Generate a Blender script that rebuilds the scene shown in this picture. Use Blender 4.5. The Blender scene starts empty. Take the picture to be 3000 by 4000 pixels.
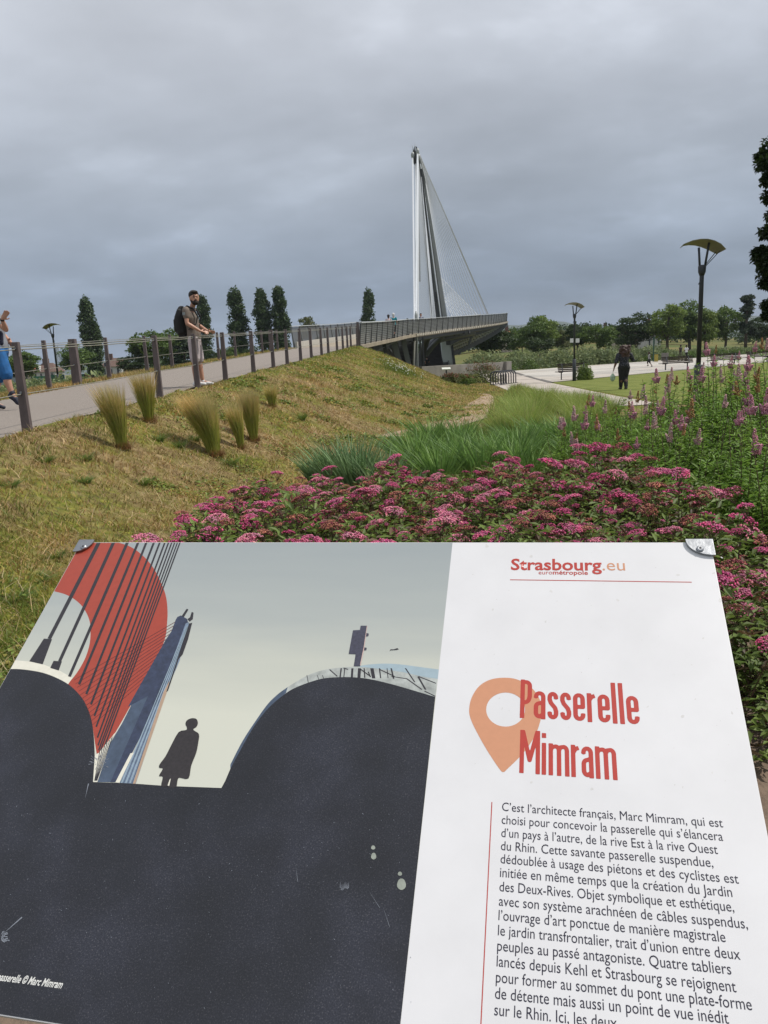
import bpy, bmesh, math, random
import numpy as np
from mathutils import Vector, Matrix
from mathutils.geometry import tessellate_polygon
R = random.Random(7)
NR = np.random.RandomState(11)
SC = bpy.context.scene
COL = SC.collection
PI = math.pi

# ------------------------------------------------------------------ camera
F_PX, EYE = 2950.0, 1.55                # focal length in pixels of the 3000 x 4000 photograph, eye height
PITCH, ROLL = math.radians(11.38), 0.045
cam_d = bpy.data.cameras.new('camera'); cam = bpy.data.objects.new('camera', cam_d); COL.objects.link(cam)
CAM_M = Matrix.Rotation(PI / 2 - PITCH, 4, 'X') @ Matrix.Rotation(-ROLL, 4, 'Z')
cam.matrix_world = Matrix.Translation((0, 0, EYE)) @ CAM_M
cam_d.sensor_fit = 'HORIZONTAL'; cam_d.sensor_width = 36; cam_d.lens = 36 * F_PX / 3000
cam_d.clip_start = 0.05; cam_d.clip_end = 12000
SC.camera = cam

# ------------------------------------------------------------------ sky and sun
SUN_EL, SUN_AZ = math.radians(58), math.radians(82)      # azimuth from +Y towards +X
w = bpy.data.worlds.new('World'); SC.world = w; w.use_nodes = True
nt = w.node_tree; nt.nodes.clear()
def N(t, kind, **kw):
    n = t.nodes.new(kind)
    for k, v in kw.items(): setattr(n, k, v)
    return n
def math_n(t, op, a, b=None, clamp=False):
    n = N(t, 'ShaderNodeMath', operation=op, use_clamp=clamp)
    for i, v in enumerate((a, b)):
        if v is None: continue
        if isinstance(v, (int, float)): n.inputs[i].default_value = v
        else: t.links.new(v, n.inputs[i])
    return n.outputs[0]
def mixc(t, fac, a, b, mode='MIX'):
    n = N(t, 'ShaderNodeMix', data_type='RGBA', blend_type=mode)
    for i, v in ((0, fac), (6, a), (7, b)):
        if isinstance(v, (int, float)): n.inputs[i].default_value = v
        elif isinstance(v, tuple): n.inputs[i].default_value = (*v, 1) if len(v) == 3 else v
        else: t.links.new(v, n.inputs[i])
    return n.outputs[2]
def ramp(t, fac, stops):
    n = N(t, 'ShaderNodeValToRGB'); e = n.color_ramp.elements
    while len(e) < len(stops): e.new(0.5)
    for i, (p, c) in enumerate(stops):
        e[i].position = p; e[i].color = (*c, 1) if isinstance(c, tuple) else (c, c, c, 1)
    t.links.new(fac, n.inputs[0]); return n.outputs[0]
tc = N(nt, 'ShaderNodeTexCoord')
sep = N(nt, 'ShaderNodeSeparateXYZ'); nt.links.new(tc.outputs['Generated'], sep.inputs[0])
zc = math_n(nt, 'MAXIMUM', sep.outputs[2], 0.0)
zz = math_n(nt, 'ADD', zc, 0.30)
comb = N(nt, 'ShaderNodeCombineXYZ')
nt.links.new(math_n(nt, 'DIVIDE', sep.outputs[0], zz), comb.inputs[0])
nt.links.new(math_n(nt, 'DIVIDE', sep.outputs[1], zz), comb.inputs[1])
mp = N(nt, 'ShaderNodeMapping'); mp.inputs['Scale'].default_value = (0.95, 1.2, 1); mp.inputs['Rotation'].default_value = (0, 0, .35); mp.inputs['Location'].default_value = (1.3, 0.4, 0)
nt.links.new(comb.outputs[0], mp.inputs[0])
n1 = N(nt, 'ShaderNodeTexNoise'); n1.inputs['Scale'].default_value = 1.1; n1.inputs['Detail'].default_value = 8; n1.inputs['Roughness'].default_value = 0.52; n1.inputs['Distortion'].default_value = 0.35
nt.links.new(mp.outputs[0], n1.inputs['Vector'])
n2 = N(nt, 'ShaderNodeTexNoise'); n2.inputs['Scale'].default_value = 3.6; n2.inputs['Detail'].default_value = 6; n2.inputs['Roughness'].default_value = 0.5
nt.links.new(mp.outputs[0], n2.inputs['Vector'])
base = ramp(nt, zc, [(0.0, (0.185, 0.235, 0.315)), (0.08, (0.212, 0.262, 0.340)), (0.20, (0.335, 0.375, 0.435)), (0.36, (0.515, 0.545, 0.600)), (0.58, (0.635, 0.662, 0.70)), (1.0, (0.60, 0.63, 0.66))])
m1 = ramp(nt, n1.outputs[0], [(0.30, 0.82), (0.46, 0.98), (0.56, 1.10), (0.68, 1.36)])
m2 = ramp(nt, n2.outputs[0], [(0.3, 0.94), (0.48, 0.99), (0.58, 1.04), (0.68, 1.16)])
side = ramp(nt, math_n(nt, 'ADD', math_n(nt, 'MULTIPLY', sep.outputs[0], 0.5), 0.5), [(0.22, 1.22), (0.5, 1.05), (0.75, 0.93)])
clouds = mixc(nt, 1.0, mixc(nt, 1.0, mixc(nt, 1.0, base, m1, 'MULTIPLY'), m2, 'MULTIPLY'), side, 'MULTIPLY')
sky = N(nt, 'ShaderNodeTexSky', sky_type='NISHITA', sun_disc=False)
sky.sun_elevation = SUN_EL; sky.sun_rotation = SUN_AZ
skyc = mixc(nt, 1.0, sky.outputs[0], (0.08, 0.08, 0.08), 'MULTIPLY')
cover = mixc(nt, 0.93, skyc, clouds)
bg = N(nt, 'ShaderNodeBackground'); bg.inputs[1].default_value = 1.06
nt.links.new(cover, bg.inputs[0])
out = N(nt, 'ShaderNodeOutputWorld'); nt.links.new(bg.outputs[0], out.inputs[0])
sd = bpy.data.lights.new('sun', 'SUN'); sd.energy = 4.1; sd.angle = math.radians(0.55); sd.color = (1.0, 0.955, 0.88)
sun = bpy.data.objects.new('sun', sd); COL.objects.link(sun)
sdir = Vector((math.cos(SUN_EL) * math.sin(SUN_AZ), math.cos(SUN_EL) * math.cos(SUN_AZ), math.sin(SUN_EL)))
sun.rotation_euler = sdir.to_track_quat('Z', 'Y').to_euler(); sun.location = (40, 0, 60)
vs = SC.view_settings; SC.display_settings.display_device = 'sRGB'
vs.view_transform = 'Standard'; vs.look = 'None'; vs.exposure = 0.0; vs.gamma = 1.0; vs.use_curve_mapping = False
try:
    SC.cycles.max_bounces = 6; SC.cycles.volume_bounces = 0; SC.cycles.transparent_max_bounces = 12
except Exception: pass

# ------------------------------------------------------------------ helpers
def ray(px, py):
    return (CAM_M.to_3x3() @ Vector(((px - 1500) / F_PX, -(py - 2000) / F_PX, -1.0)))
EYEV = Vector((0, 0, EYE))
def at(px, py, Y):                       # the place seen at a pixel, Y metres ahead
    d = ray(px, py); return EYEV + d * (Y / d.y)
def tag(o, label=None, cat=None, group=None, kind=None):
    if label: o['label'] = label
    if cat: o['category'] = cat
    if group: o['group'] = group
    if kind: o['kind'] = kind
    return o
def empty(name, loc=(0, 0, 0), rz=0, label=None, cat=None, group=None):
    o = bpy.data.objects.new(name, None); COL.objects.link(o); o.location = loc; o.rotation_euler = (0, 0, rz)
    o.empty_display_size = 0.1
    return tag(o, label, cat, group)
def link(name, me, parent=None, loc=None, rz=None):
    o = bpy.data.objects.new(name, me); COL.objects.link(o)
    if parent is not None: o.parent = parent
    if loc is not None: o.location = loc
    if rz is not None: o.rotation_euler = (0, 0, rz)
    return o
def mesh(name, vs_, fs, mats=(), mi=None, smooth=False):
    me = bpy.data.meshes.new(name)
    me.from_pydata([tuple(v) for v in vs_], [], [tuple(f) for f in fs])
    for m in (mats if isinstance(mats, (list, tuple)) else [mats]): me.materials.append(m)
    if mi is not None: me.polygons.foreach_set('material_index', np.asarray(mi, dtype=np.int32))
    if smooth: me.polygons.foreach_set('use_smooth', np.ones(len(me.polygons), dtype=bool))
    me.update(); return me
def npmesh(name, V, Fc, mats, mi=None, smooth=False):    # fast path: V (n,3), Fc (m,k)
    me = bpy.data.meshes.new(name); V = np.asarray(V, dtype=np.float32); Fc = np.asarray(Fc, dtype=np.int32)
    k = Fc.shape[1]; me.vertices.add(len(V)); me.vertices.foreach_set('co', V.ravel())
    me.loops.add(Fc.size); me.loops.foreach_set('vertex_index', Fc.ravel())
    me.polygons.add(len(Fc)); me.polygons.foreach_set('loop_start', np.arange(0, Fc.size, k, dtype=np.int32))
    me.polygons.foreach_set('loop_total', np.full(len(Fc), k, dtype=np.int32))
    for m in (mats if isinstance(mats, (list, tuple)) else [mats]): me.materials.append(m)
    if mi is not None: me.polygons.foreach_set('material_index', np.asarray(mi, dtype=np.int32))
    if smooth: me.polygons.foreach_set('use_smooth', np.ones(len(Fc), dtype=bool))
    me.update(calc_edges=True); me.validate(); return me
class MB:
    def __init__(s): s.v = []; s.f = []
    def add(s, vs_, fs):
        b = len(s.v); s.v += [Vector(v) for v in vs_]; s.f += [tuple(i + b for i in f) for f in fs]; return s
    def box(s, c, size, rot=None):
        hx, hy, hz = size[0] / 2, size[1] / 2, size[2] / 2
        P = [Vector((x, y, z)) for z in (-hz, hz) for y in (-hy, hy) for x in (-hx, hx)]
        if rot is not None: P = [rot @ p for p in P]
        c = Vector(c)
        return s.add([p + c for p in P], [(0, 2, 3, 1), (4, 5, 7, 6), (0, 1, 5, 4), (2, 6, 7, 3), (0, 4, 6, 2), (1, 3, 7, 5)])
    def hexa(s, P):                      # 8 points: bottom 4 ring, top 4 ring
        return s.add(P, [(3, 2, 1, 0), (4, 5, 6, 7), (0, 1, 5, 4), (1, 2, 6, 5), (2, 3, 7, 6), (3, 0, 4, 7)])
    def beam(s, a, b, w0, h0, w1=None, h1=None, up=(0, 0, 1)):
        a = Vector(a); b = Vector(b); d = (b - a).normalized(); u = Vector(up)
        if abs(d.dot(u)) > 0.99: u = Vector((0, 1, 0))
        sd_ = d.cross(u).normalized(); u = sd_.cross(d).normalized()
        w1 = w0 if w1 is None else w1; h1 = h0 if h1 is None else h1
        P = []
        for p, ww, hh in ((a, w0, h0), (b, w1, h1)):
            P += [p - sd_ * ww / 2 - u * hh / 2, p + sd_ * ww / 2 - u * hh / 2, p + sd_ * ww / 2 + u * hh / 2, p - sd_ * ww / 2 + u * hh / 2]
        return s.hexa(P)
    def tube(s, pts, rad, seg=8, caps=True, flat=None):
        pts = [Vector(p) for p in pts]; n = len(pts)
        if isinstance(rad, (int, float)): rad = [rad] * n
        b = len(s.v); ref = None
        for i, p in enumerate(pts):
            d = (pts[min(i + 1, n - 1)] - pts[max(i - 1, 0)]).normalized()
            if ref is None: ref = Vector((1, 0, 0)) if abs(d.x) < 0.8 else Vector((0, 1, 0))
            y = d.cross(ref).normalized(); x = y.cross(d).normalized(); ref = x
            r = rad[i]; rx, ry = (r if isinstance(r, tuple) else (r, r))
            for k in range(seg):
                a = 2 * PI * k / seg; s.v.append(p + x * math.cos(a) * rx + y * math.sin(a) * ry)
        for i in range(n - 1):
            for k in range(seg):
                k2 = (k + 1) % seg; s.f.append((b + i * seg + k, b + i * seg + k2, b + (i + 1) * seg + k2, b + (i + 1) * seg + k))
        if caps:
            s.f.append(tuple(b + k for k in reversed(range(seg)))); s.f.append(tuple(b + (n - 1) * seg + k for k in range(seg)))
        return s
    def ball(s, c, r, seg=10, rings=6):
        c = Vector(c); r = r if isinstance(r, tuple) else (r, r, r); b = len(s.v)
        s.v.append(c + Vector((0, 0, -r[2])))
        for i in range(1, rings):
            t = PI * i / rings
            for k in range(seg):
                a = 2 * PI * k / seg
                s.v.append(c + Vector((r[0] * math.sin(t) * math.cos(a), r[1] * math.sin(t) * math.sin(a), -r[2] * math.cos(t))))
        s.v.append(c + Vector((0, 0, r[2]))); last = len(s.v) - 1
        for k in range(seg): s.f.append((b, b + 1 + (k + 1) % seg, b + 1 + k))
        for i in range(rings - 2):
            for k in range(seg):
                a0 = b + 1 + i * seg; s.f.append((a0 + k, a0 + (k + 1) % seg, a0 + seg + (k + 1) % seg, a0 + seg + k))
        a0 = b + 1 + (rings - 2) * seg
        for k in range(seg): s.f.append((a0 + k, a0 + (k + 1) % seg, last))
        return s
    def obj(s, name, mat_, parent=None, smooth=False, loc=None, bevel=0):
        me = mesh(name, s.v, s.f, mat_, smooth=smooth); o = link(name, me, parent, loc)
        if bevel:
            md = o.modifiers.new('bevel', 'BEVEL'); md.width = bevel; md.segments = 2; md.limit_method = 'ANGLE'
        return o

MATS = {}
def mat(name, col, rough=0.8, var=0.0, scale=5.0, bump=0.0, metal=0.0, col2=None, coords='Object', translucent=0.0, spec=0.5, bscale=None, stretch=None, detail=5):
    if name in MATS: return MATS[name]
    m = bpy.data.materials.new(name); m.use_nodes = True; t = m.node_tree; b = t.nodes['Principled BSDF']
    b.inputs['Roughness'].default_value = rough; b.inputs['Metallic'].default_value = metal
    b.inputs['Specular IOR Level'].default_value = spec
    b.inputs['Base Color'].default_value = (*col, 1)
    if var or col2 or bump:
        g = N(t, 'ShaderNodeTexCoord'); src = g.outputs[coords] if coords != 'World' else N(t, 'ShaderNodeNewGeometry').outputs['Position']
        if stretch:
            mpp = N(t, 'ShaderNodeMapping'); mpp.inputs['Scale'].default_value = stretch; t.links.new(src, mpp.inputs[0]); src = mpp.outputs[0]
        nz = N(t, 'ShaderNodeTexNoise'); nz.inputs['Scale'].default_value = scale; nz.inputs['Detail'].default_value = detail; nz.inputs['Roughness'].default_value = 0.6
        t.links.new(src, nz.inputs['Vector'])
        if col2: c = ramp(t, nz.outputs[0], [(0.38, col), (0.62, col2)])
        else:
            k = ramp(t, nz.outputs[0], [(0.3, 1 - var), (0.7, 1 + var)]); c = mixc(t, 1.0, (*col, 1), k, 'MULTIPLY')
        t.links.new(c, b.inputs['Base Color'])
        if bump:
            nb = N(t, 'ShaderNodeTexNoise'); nb.inputs['Scale'].default_value = bscale or scale * 4; nb.inputs['Detail'].default_value = 4
            t.links.new(src, nb.inputs['Vector']); bp = N(t, 'ShaderNodeBump'); bp.inputs['Strength'].default_value = bump; bp.inputs['Distance'].default_value = 0.02
            t.links.new(nb.outputs[0], bp.inputs['Height']); t.links.new(bp.outputs[0], b.inputs['Normal'])
    if translucent:
        tr = N(t, 'ShaderNodeBsdfTranslucent'); mx = N(t, 'ShaderNodeMixShader'); mx.inputs[0].default_value = translucent
        if b.inputs['Base Color'].links: t.links.new(b.inputs['Base Color'].links[0].from_socket, tr.inputs[0])
        else: tr.inputs[0].default_value = (*[min(1, x * 1.3) for x in col], 1)
        o = t.nodes['Material Output']; t.links.new(b.outputs[0], mx.inputs[1]); t.links.new(tr.outputs[0], mx.inputs[2]); t.links.new(mx.outputs[0], o.inputs[0])
    MATS[name] = m; return m
def leafmat(name, col, var=0.35, scale=1.5, tr=0.25, rough=0.55):
    """leaf colour with variation from leaf to leaf (Random Per Island) and between clumps (noise)"""
    if name in MATS: return MATS[name]
    m = bpy.data.materials.new(name); m.use_nodes = True; t = m.node_tree; b = t.nodes['Principled BSDF']
    b.inputs['Roughness'].default_value = rough; b.inputs['Specular IOR Level'].default_value = 0.35
    g = N(t, 'ShaderNodeNewGeometry'); tcx = N(t, 'ShaderNodeTexCoord')
    nz = N(t, 'ShaderNodeTexNoise'); nz.inputs['Scale'].default_value = scale; nz.inputs['Detail'].default_value = 3; t.links.new(tcx.outputs['Object'], nz.inputs['Vector'])
    k1 = ramp(t, g.outputs['Random Per Island'], [(0, 1 - var), (1, 1 + var)])
    k2 = ramp(t, nz.outputs[0], [(0.35, (0.78, 0.84, 0.8)), (0.65, (1.25, 1.15, 1.0))])
    c = mixc(t, 1.0, mixc(t, 1.0, (*col, 1), k1, 'MULTIPLY'), k2, 'MULTIPLY')
    t.links.new(c, b.inputs['Base Color'])
    trn = N(t, 'ShaderNodeBsdfTranslucent'); t.links.new(c, trn.inputs[0]); mx = N(t, 'ShaderNodeMixShader'); mx.inputs[0].default_value = tr
    t.links.new(b.outputs[0], mx.inputs[1]); t.links.new(trn.outputs[0], mx.inputs[2]); t.links.new(mx.outputs[0], t.nodes['Material Output'].inputs[0])
    MATS[name] = m; return m

# ------------------------------------------------------------------ terrain
NEAR = [(-30, -5.6), (0, -4.9), (8.9, -4.15), (13, -3.76), (15, -3.55), (17, -3.36), (19.5, -3.16), (21.8, -2.96), (23.5, -2.76), (25.6, -2.55), (27.7, -2.37), (30.1, -2.17), (31.3, -2.02), (34.4, -1.78), (36.4, -1.60), (39.7, -1.33), (42, -0.92), (46, -0.3)]
FAR = [(-30, -8.6), (0, -7.9), (12, -7.1), (16.4, -6.9), (20, -6.85), (23, -6.45), (26, -6.0), (31.6, -5.65), (36, -5.2), (40, -4.6), (46, -3.9)]
TOE = [(-30, -2.8), (0, -2.1), (5, -1.9), (8, -1.9), (10.5, -1.5), (13, -.7), (16, 0.4), (19, 1.6), (22, 2.5), (26, 3.3), (29, 4.0), (33, 4.6), (38, 5.0), (60, 5.4)]
def tab(T, y): return np.interp(y, [a for a, b in T], [b for a, b in T])
def path_z(y): return 0.5 + 0.0445 * np.minimum(y, 44)
def sstep(x): x = np.clip(x, 0, 1); return x * x * (3 - 2 * x)
def vnoise(x, y):
    return (np.sin(x * 1.7 + 1.3 * np.sin(y * 1.1)) + np.sin(y * 1.9 + 1.7 * np.sin(x * 0.9 + 2)) + 0.6 * np.sin(x * 4.1 + y * 3.3) + 0.5 * np.sin(x * 3.7 - y * 5.1 + 1)) / 3.1
def terr(x, y):
    x = np.asarray(x, float); y = np.asarray(y, float)
    zp = path_z(y); xn = tab(NEAR, y) + 0.12; xf = tab(FAR, y) - 0.35; xt = tab(TOE, y)
    s = np.clip((xt - x) / np.maximum(xt - xn, .1), 0, 1)
    right = s ** 1.25 * 0.55 + sstep(s) * 0.45
    left = 1 - sstep((xf - x) / 5.0)
    k = np.where(x > xn, right, np.where(x < xf, left, 1.0))
    e = zp * k * (1 - sstep((y - 41.2) / 3.5))
    e = e + 0.030 * vnoise(x * 2.2, y * 2.2) * np.where(x > xn + .1, 1, 0) * np.clip(e * 3, 0, 1)
    low = np.where(x < xf, 0.35 * sstep((xf - x) / 8), 0) * (1 - sstep((y - 60) / 20))
    u = (x - 9.0) * 0.715 + (y - 40) * 0.699; nn = -(x - 9.0) * 0.699 + (y - 40) * 0.715
    dike = 3.6 * sstep((nn - 40) / 75) * sstep((x + 5) / 50) + 0.9 * sstep((nn - 30) / 40) * sstep((x + 5) / 60)
    dike = dike * (1 - 0.35 * sstep((nn - 160) / 200))
    soft = 0.03 * vnoise(x * 0.5, y * 0.5) * np.clip((np.hypot(x, y) - 1) / 4, 0, 1) * np.where((x > 4.2) & (y > 10), 0, 1)
    return e + low + dike + soft
def tz(x, y): return float(terr(x, y))
def hit(px, py, tmax=400):               # where the line of sight of a pixel meets the ground
    d = ray(px, py).normalized(); t = 1.0; p = EYEV
    while t < tmax:
        p = EYEV + d * t
        if p.z < tz(p.x, p.y):
            for _ in range(12):
                t -= 0.02 * max(1, t * .05); p = EYEV + d * t
                if p.z > tz(p.x, p.y): break
            return p
        t += 0.02 * max(1, t * .05) * 3
    return p

def axis(lo, hi, dlo, dhi, step, growth=1.13):
    a = list(np.arange(dlo, dhi + 1e-6, step)); s = step
    while a[-1] < hi: s *= growth; a.append(a[-1] + s)
    s = step
    while a[0] > lo: s *= growth; a.insert(0, a[0] - s)
    return np.array(a)
gx = axis(-3000, 3000, -11, 8, 0.2); gy = axis(-60, 2950, -3, 47, 0.22)
X, Y = np.meshgrid(gx, gy); Z = terr(X, Y) - 0.06 * ((X > tab(FAR, Y) - .15) & (X < tab(NEAR, Y) - .2) & (Y < 44.5))
V = np.stack([X.ravel(), Y.ravel(), Z.ravel()], 1); nx, ny = len(gx), len(gy)
ii = np.arange(nx * ny).reshape(ny, nx); Fq = np.stack([ii[:-1, :-1].ravel(), ii[:-1, 1:].ravel(), ii[1:, 1:].ravel(), ii[1:, :-1].ravel()], 1)
gm = bpy.data.materials.new('dry_turf_ground'); gm.use_nodes = True; t = gm.node_tree; b = t.nodes['Principled BSDF']; b.inputs['Roughness'].default_value = 0.95; b.inputs['Specular IOR Level'].default_value = 0.1
geo = N(t, 'ShaderNodeNewGeometry').outputs['Position']
def tn(scale, detail=5, rough=0.6, vec=geo):
    n = N(t, 'ShaderNodeTexNoise'); n.inputs['Scale'].default_value = scale; n.inputs['Detail'].default_value = detail; n.inputs['Roughness'].default_value = rough; t.links.new(vec, n.inputs['Vector']); return n.outputs[0]
sx = N(t, 'ShaderNodeSeparateXYZ'); t.links.new(geo, sx.inputs[0])
dry = ramp(t, tn(9, 8), [(0.3, (0.085, 0.057, 0.028)), (0.5, (0.180, 0.128, 0.062)), (0.72, (0.31, 0.235, 0.125))])
grn = ramp(t, tn(12, 8), [(0.3, (0.034, 0.046, 0.010)), (0.5, (0.115, 0.130, 0.022)), (0.72, (0.245, 0.225, 0.042))])
patch = tn(0.9, 8, 0.72)
# greener low on the slope close to the board and on the upper crown, drier in between
yy = math_n(t, 'MULTIPLY', math_n(t, 'SUBTRACT', 6.2, sx.outputs[1]), 0.22, True)
y2 = math_n(t, 'MULTIPLY', math_n(t, 'SUBTRACT', sx.outputs[1], 17), 0.05, True)
bias = math_n(t, 'ADD', math_n(t, 'MULTIPLY', yy, 0.34), math_n(t, 'MULTIPLY', y2, 0.13))
gk = ramp(t, math_n(t, 'ADD', patch, bias), [(0.44, 0.0), (0.60, 1.0)])
c = mixc(t, gk, dry, grn)
far = math_n(t, 'MULTIPLY', math_n(t, 'SUBTRACT', sx.outputs[1], 60), 0.04, True)
field = ramp(t, tn(0.06, 8), [(0.38, (0.075, 0.100, 0.030)), (0.62, (0.16, 0.135, 0.052))])
c = mixc(t, far, c, field)
t.links.new(c, b.inputs['Base Color'])
bp = N(t, 'ShaderNodeBump'); bp.inputs['Strength'].default_value = 0.7; bp.inputs['Distance'].default_value = 0.03; t.links.new(tn(22, 6), bp.inputs['Height']); t.links.new(bp.outputs[0], b.inputs['Normal'])
ground = link('ground', npmesh('ground', V, Fq, gm, smooth=True)); tag(ground, kind='structure')

def sheet(name, poly, m, dz, step=None):
    """flat sheet lying dz above the ground, outline poly in plan"""
    tris = tessellate_polygon([[Vector((x, y, 0)) for x, y in poly]])
    bm = bmesh.new(); vv = [bm.verts.new((x, y, 0)) for x, y in poly]
    for tr in tris:
        try: bm.faces.new([vv[i] for i in tr])
        except ValueError: pass
    for v in bm.verts: v.co.z = tz(v.co.x, v.co.y) + dz
    bmesh.ops.recalc_face_normals(bm, faces=bm.faces)
    for f in bm.faces:
        if f.normal.z < 0: f.normal_flip()
    me = bpy.data.meshes.new(name); bm.to_mesh(me); bm.free(); me.materials.append(m)
    return tag(link(name, me), kind='structure')

# path on the embankment crest: fine gravelly asphalt
asph = mat('pinkish_asphalt', (0.215, 0.185, 0.162), 0.92, var=0.30, scale=55, bump=0.5, coords='World', bscale=160, detail=8)
ys = np.arange(-6, 44.2, 0.4); Vp = []; nC = 9
for y in ys:
    x0, x1 = float(tab(FAR, y)), float(tab(NEAR, y)) - 0.10
    for k in range(nC):
        f = k / (nC - 1); wob = 0.05 * math.sin(y * 2.7 + k) + 0.04 * math.sin(y * 5.3)
        x = x0 + (x1 - x0) * f + (wob if k in (0, nC - 1) else 0)
        Vp.append((x, y, float(path_z(y)) + 0.012 - 0.02 * abs(f - 0.5)))
ip = np.arange(len(Vp)).reshape(len(ys), nC); Fp = np.stack([ip[:-1, :-1].ravel(), ip[:-1, 1:].ravel(), ip[1:, 1:].ravel(), ip[1:, :-1].ravel()], 1)
tag(link('footpath', npmesh('footpath', np.array(Vp), Fp, asph, smooth=True)), kind='structure')

# plaza, its slabs, walkway, lawn, trodden sand path, soil under the bed
U = Vector((0.715, 0.699)); NN = Vector((-0.699, 0.715)); PA = Vector((9.0, 40.0))
def pl(u, n): p = PA + U * u + NN * n; return (p.x, p.y)
concrete = mat('pale_concrete', (0.36, 0.335, 0.30), 0.85, var=0.13, scale=1.2, bump=0.15, coords='World', bscale=40, detail=8)
joint = mat('dark_joint', (0.10, 0.092, 0.085), 0.9, var=0.2, scale=6, coords='World')
plaza = sheet('plaza', [pl(-0.2, 0), pl(90, 0), pl(110, 19.7), pl(24, 19.7)], joint, 0.012)
slab_mats = [mat('slab_tone_%s' % k, c_, 0.85, var=0.12, scale=1.4, bump=0.12, coords='World', bscale=30, detail=8) for k, c_ in (('warm', (0.37, 0.335, 0.295)), ('pale', (0.41, 0.385, 0.35)), ('grey', (0.33, 0.31, 0.285)))]
nrow = 6; dn = 19.7 / nrow
for r_ in range(nrow):
    n0, n1_ = r_ * dn + .06, (r_ + 1) * dn - .06; off = (r_ % 2) * 2.3
    u0 = 24 * (r_ / nrow); edges = [u0] + [u for u in np.arange(-10 + off, 100, 5.2) if u > u0 + 1.2]
    for j in range(len(edges) - 1):
        a0, a1 = edges[j] + .05, edges[j + 1] - .05; sh = 24 / 19.7 if j == 0 else 0
        q = [pl(a0 + sh * .035, n0), pl(a1, n0), pl(a1, n1_), pl(a0 + sh * (n1_ - n0), n1_)]
        z0 = tz(*q[0]) + R.uniform(0, .004)
        P = [Vector((x, y, z0 - .01)) for x, y in q] + [Vector((x, y, z0 + .028)) for x, y in q]
        MB().hexa(P).obj('paving_slab', R.choice(slab_mats), plaza)
walk = sheet('walkway', [(4.6, 21), (7.8, 21), (8.0, 26), (8.9, 39.9), (11.9, 71), (9.2, 72), (6.2, 42), (5.4, 30)], mat('pinkish_concrete', (0.37, 0.325, 0.285), 0.88, var=0.12, scale=1.5, bump=0.2, coords='World', bscale=50, detail=8), 0.016)
for k, y in enumerate((27.5, 33.0, 39.0, 46, 54, 63)):
    x0, x1 = np.interp(y, [26, 30, 42, 72], [5.1, 5.4, 6.2, 9.2]), np.interp(y, [26, 40, 71], [8.0, 8.9, 11.9])
    MB().box(((x0 + x1) / 2, y, tz(7, y) + .020), (x1 - x0, .07, .006)).obj('joint_strip', joint, walk)
MB().beam((8.95, 39.6, .02), (12.1, 71.2, .02), .34, .02).obj('joint_strip', joint, walk)
lawnm = mat('mown_grass', (0.105, 0.130, 0.030), 0.95, col2=(0.165, 0.180, 0.050), scale=1.1, bump=1.0, bscale=30, coords='World', spec=0.1, detail=9)
sheet('lawn', [(8.2, 14), (40, 14), (70, 60), (62, 91), pl(32, -.12), pl(0, -.12), (8.25, 26)], lawnm, 0.008)
sandm = mat('trodden_sand', (0.30, 0.215, 0.15), 0.95, var=0.25, scale=4, bump=0.6, coords='World', bscale=45, detail=9)
sp = []
for y in (15, 17, 19.5, 22, 25, 28.5, 31): sp.append((float(tab(TOE, y)) - .15 + .12 * math.sin(y * 2), y))
spr = [(x + wd + .1 * math.sin(y * 3 + 1), y) for (x, y), wd in zip(sp, (.8, 1.0, 1.2, 1.1, .8, .6, .4))]
sheet('sandy_track', sp + spr[::-1], sandm, 0.02)
soil = mat('dry_soil', (0.14, 0.10, 0.072), 0.98, var=0.35, scale=7, bump=1.0, coords='World', bscale=30, detail=9)
sheet('flowerbed_soil', [(-1.5, 1.2), (-1.1, 3.2), (-1.3, 5.4), (-1.0, 7.4), (.2, 8.6), (2.6, 11), (8, 12.5), (8, -1), (-1.2, -1)], soil, 0.035)

# ------------------------------------------------------------------ information board (nearest thing)
u_c = Vector((13019, -118, -2950)).normalized(); v_c = Vector((640, -3135, 2950)).normalized()
v_c = (v_c - u_c * v_c.dot(u_c)).normalized()
def cw(v): return CAM_M.to_3x3() @ Vector((v.x, -v.y, -v.z))
BU, BV = cw(u_c), cw(v_c)                # along the board, and up its face
BN = BU.cross(BV).normalized()
if BN.z < 0: BN = -BN
tl = ray(316.6, 2118); B0 = EYEV + tl * 1.56
def uv(px, py):
    d = ray(px, py); tt = (B0 - EYEV).dot(BN) / d.dot(BN); p = EYEV + d * tt - B0
    return (p.dot(BU), p.dot(BV))
UW = uv(2776, 2118)[0]; VB = uv(40, 3974)[1]
board = empty('information_board', (0, 0, 0), 0, 'slanted white and dark information board about the footbridge, close in front of the pink flowers', 'information board')
BM = Matrix(((BU.x, BV.x, BN.x, B0.x), (BU.y, BV.y, BN.y, B0.y), (BU.z, BV.z, BN.z, B0.z), (0, 0, 0, 1)))
board.matrix_world = BM
whitep = mat('printed_white', (0.60, 0.595, 0.615), 0.36, var=0.045, scale=7, detail=12)
panel = MB().box((UW / 2, VB / 2, -.006), (UW, -VB, .012)).obj('panel', whitep, board, bevel=.0015)
LAY = [0]
def flat(name, poly, m, parent, level, hole=None):
    loops = [[Vector((a, b_, 0)) for a, b_ in poly]] + ([[Vector((a, b_, 0)) for a, b_ in hole]] if hole else [])
    tr = tessellate_polygon(loops); vv = [p for l in loops for p in l]; z = .00012 + .00004 * level
    fs = []
    for f in tr:
        a, b_, c_ = (vv[i] for i in f)
        if (b_ - a).cross(c_ - a).z < 0: f = f[::-1]
        fs.append(f)
    return link(name, mesh(name, [(p.x, p.y, z) for p in vv], fs, m), parent)
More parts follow.
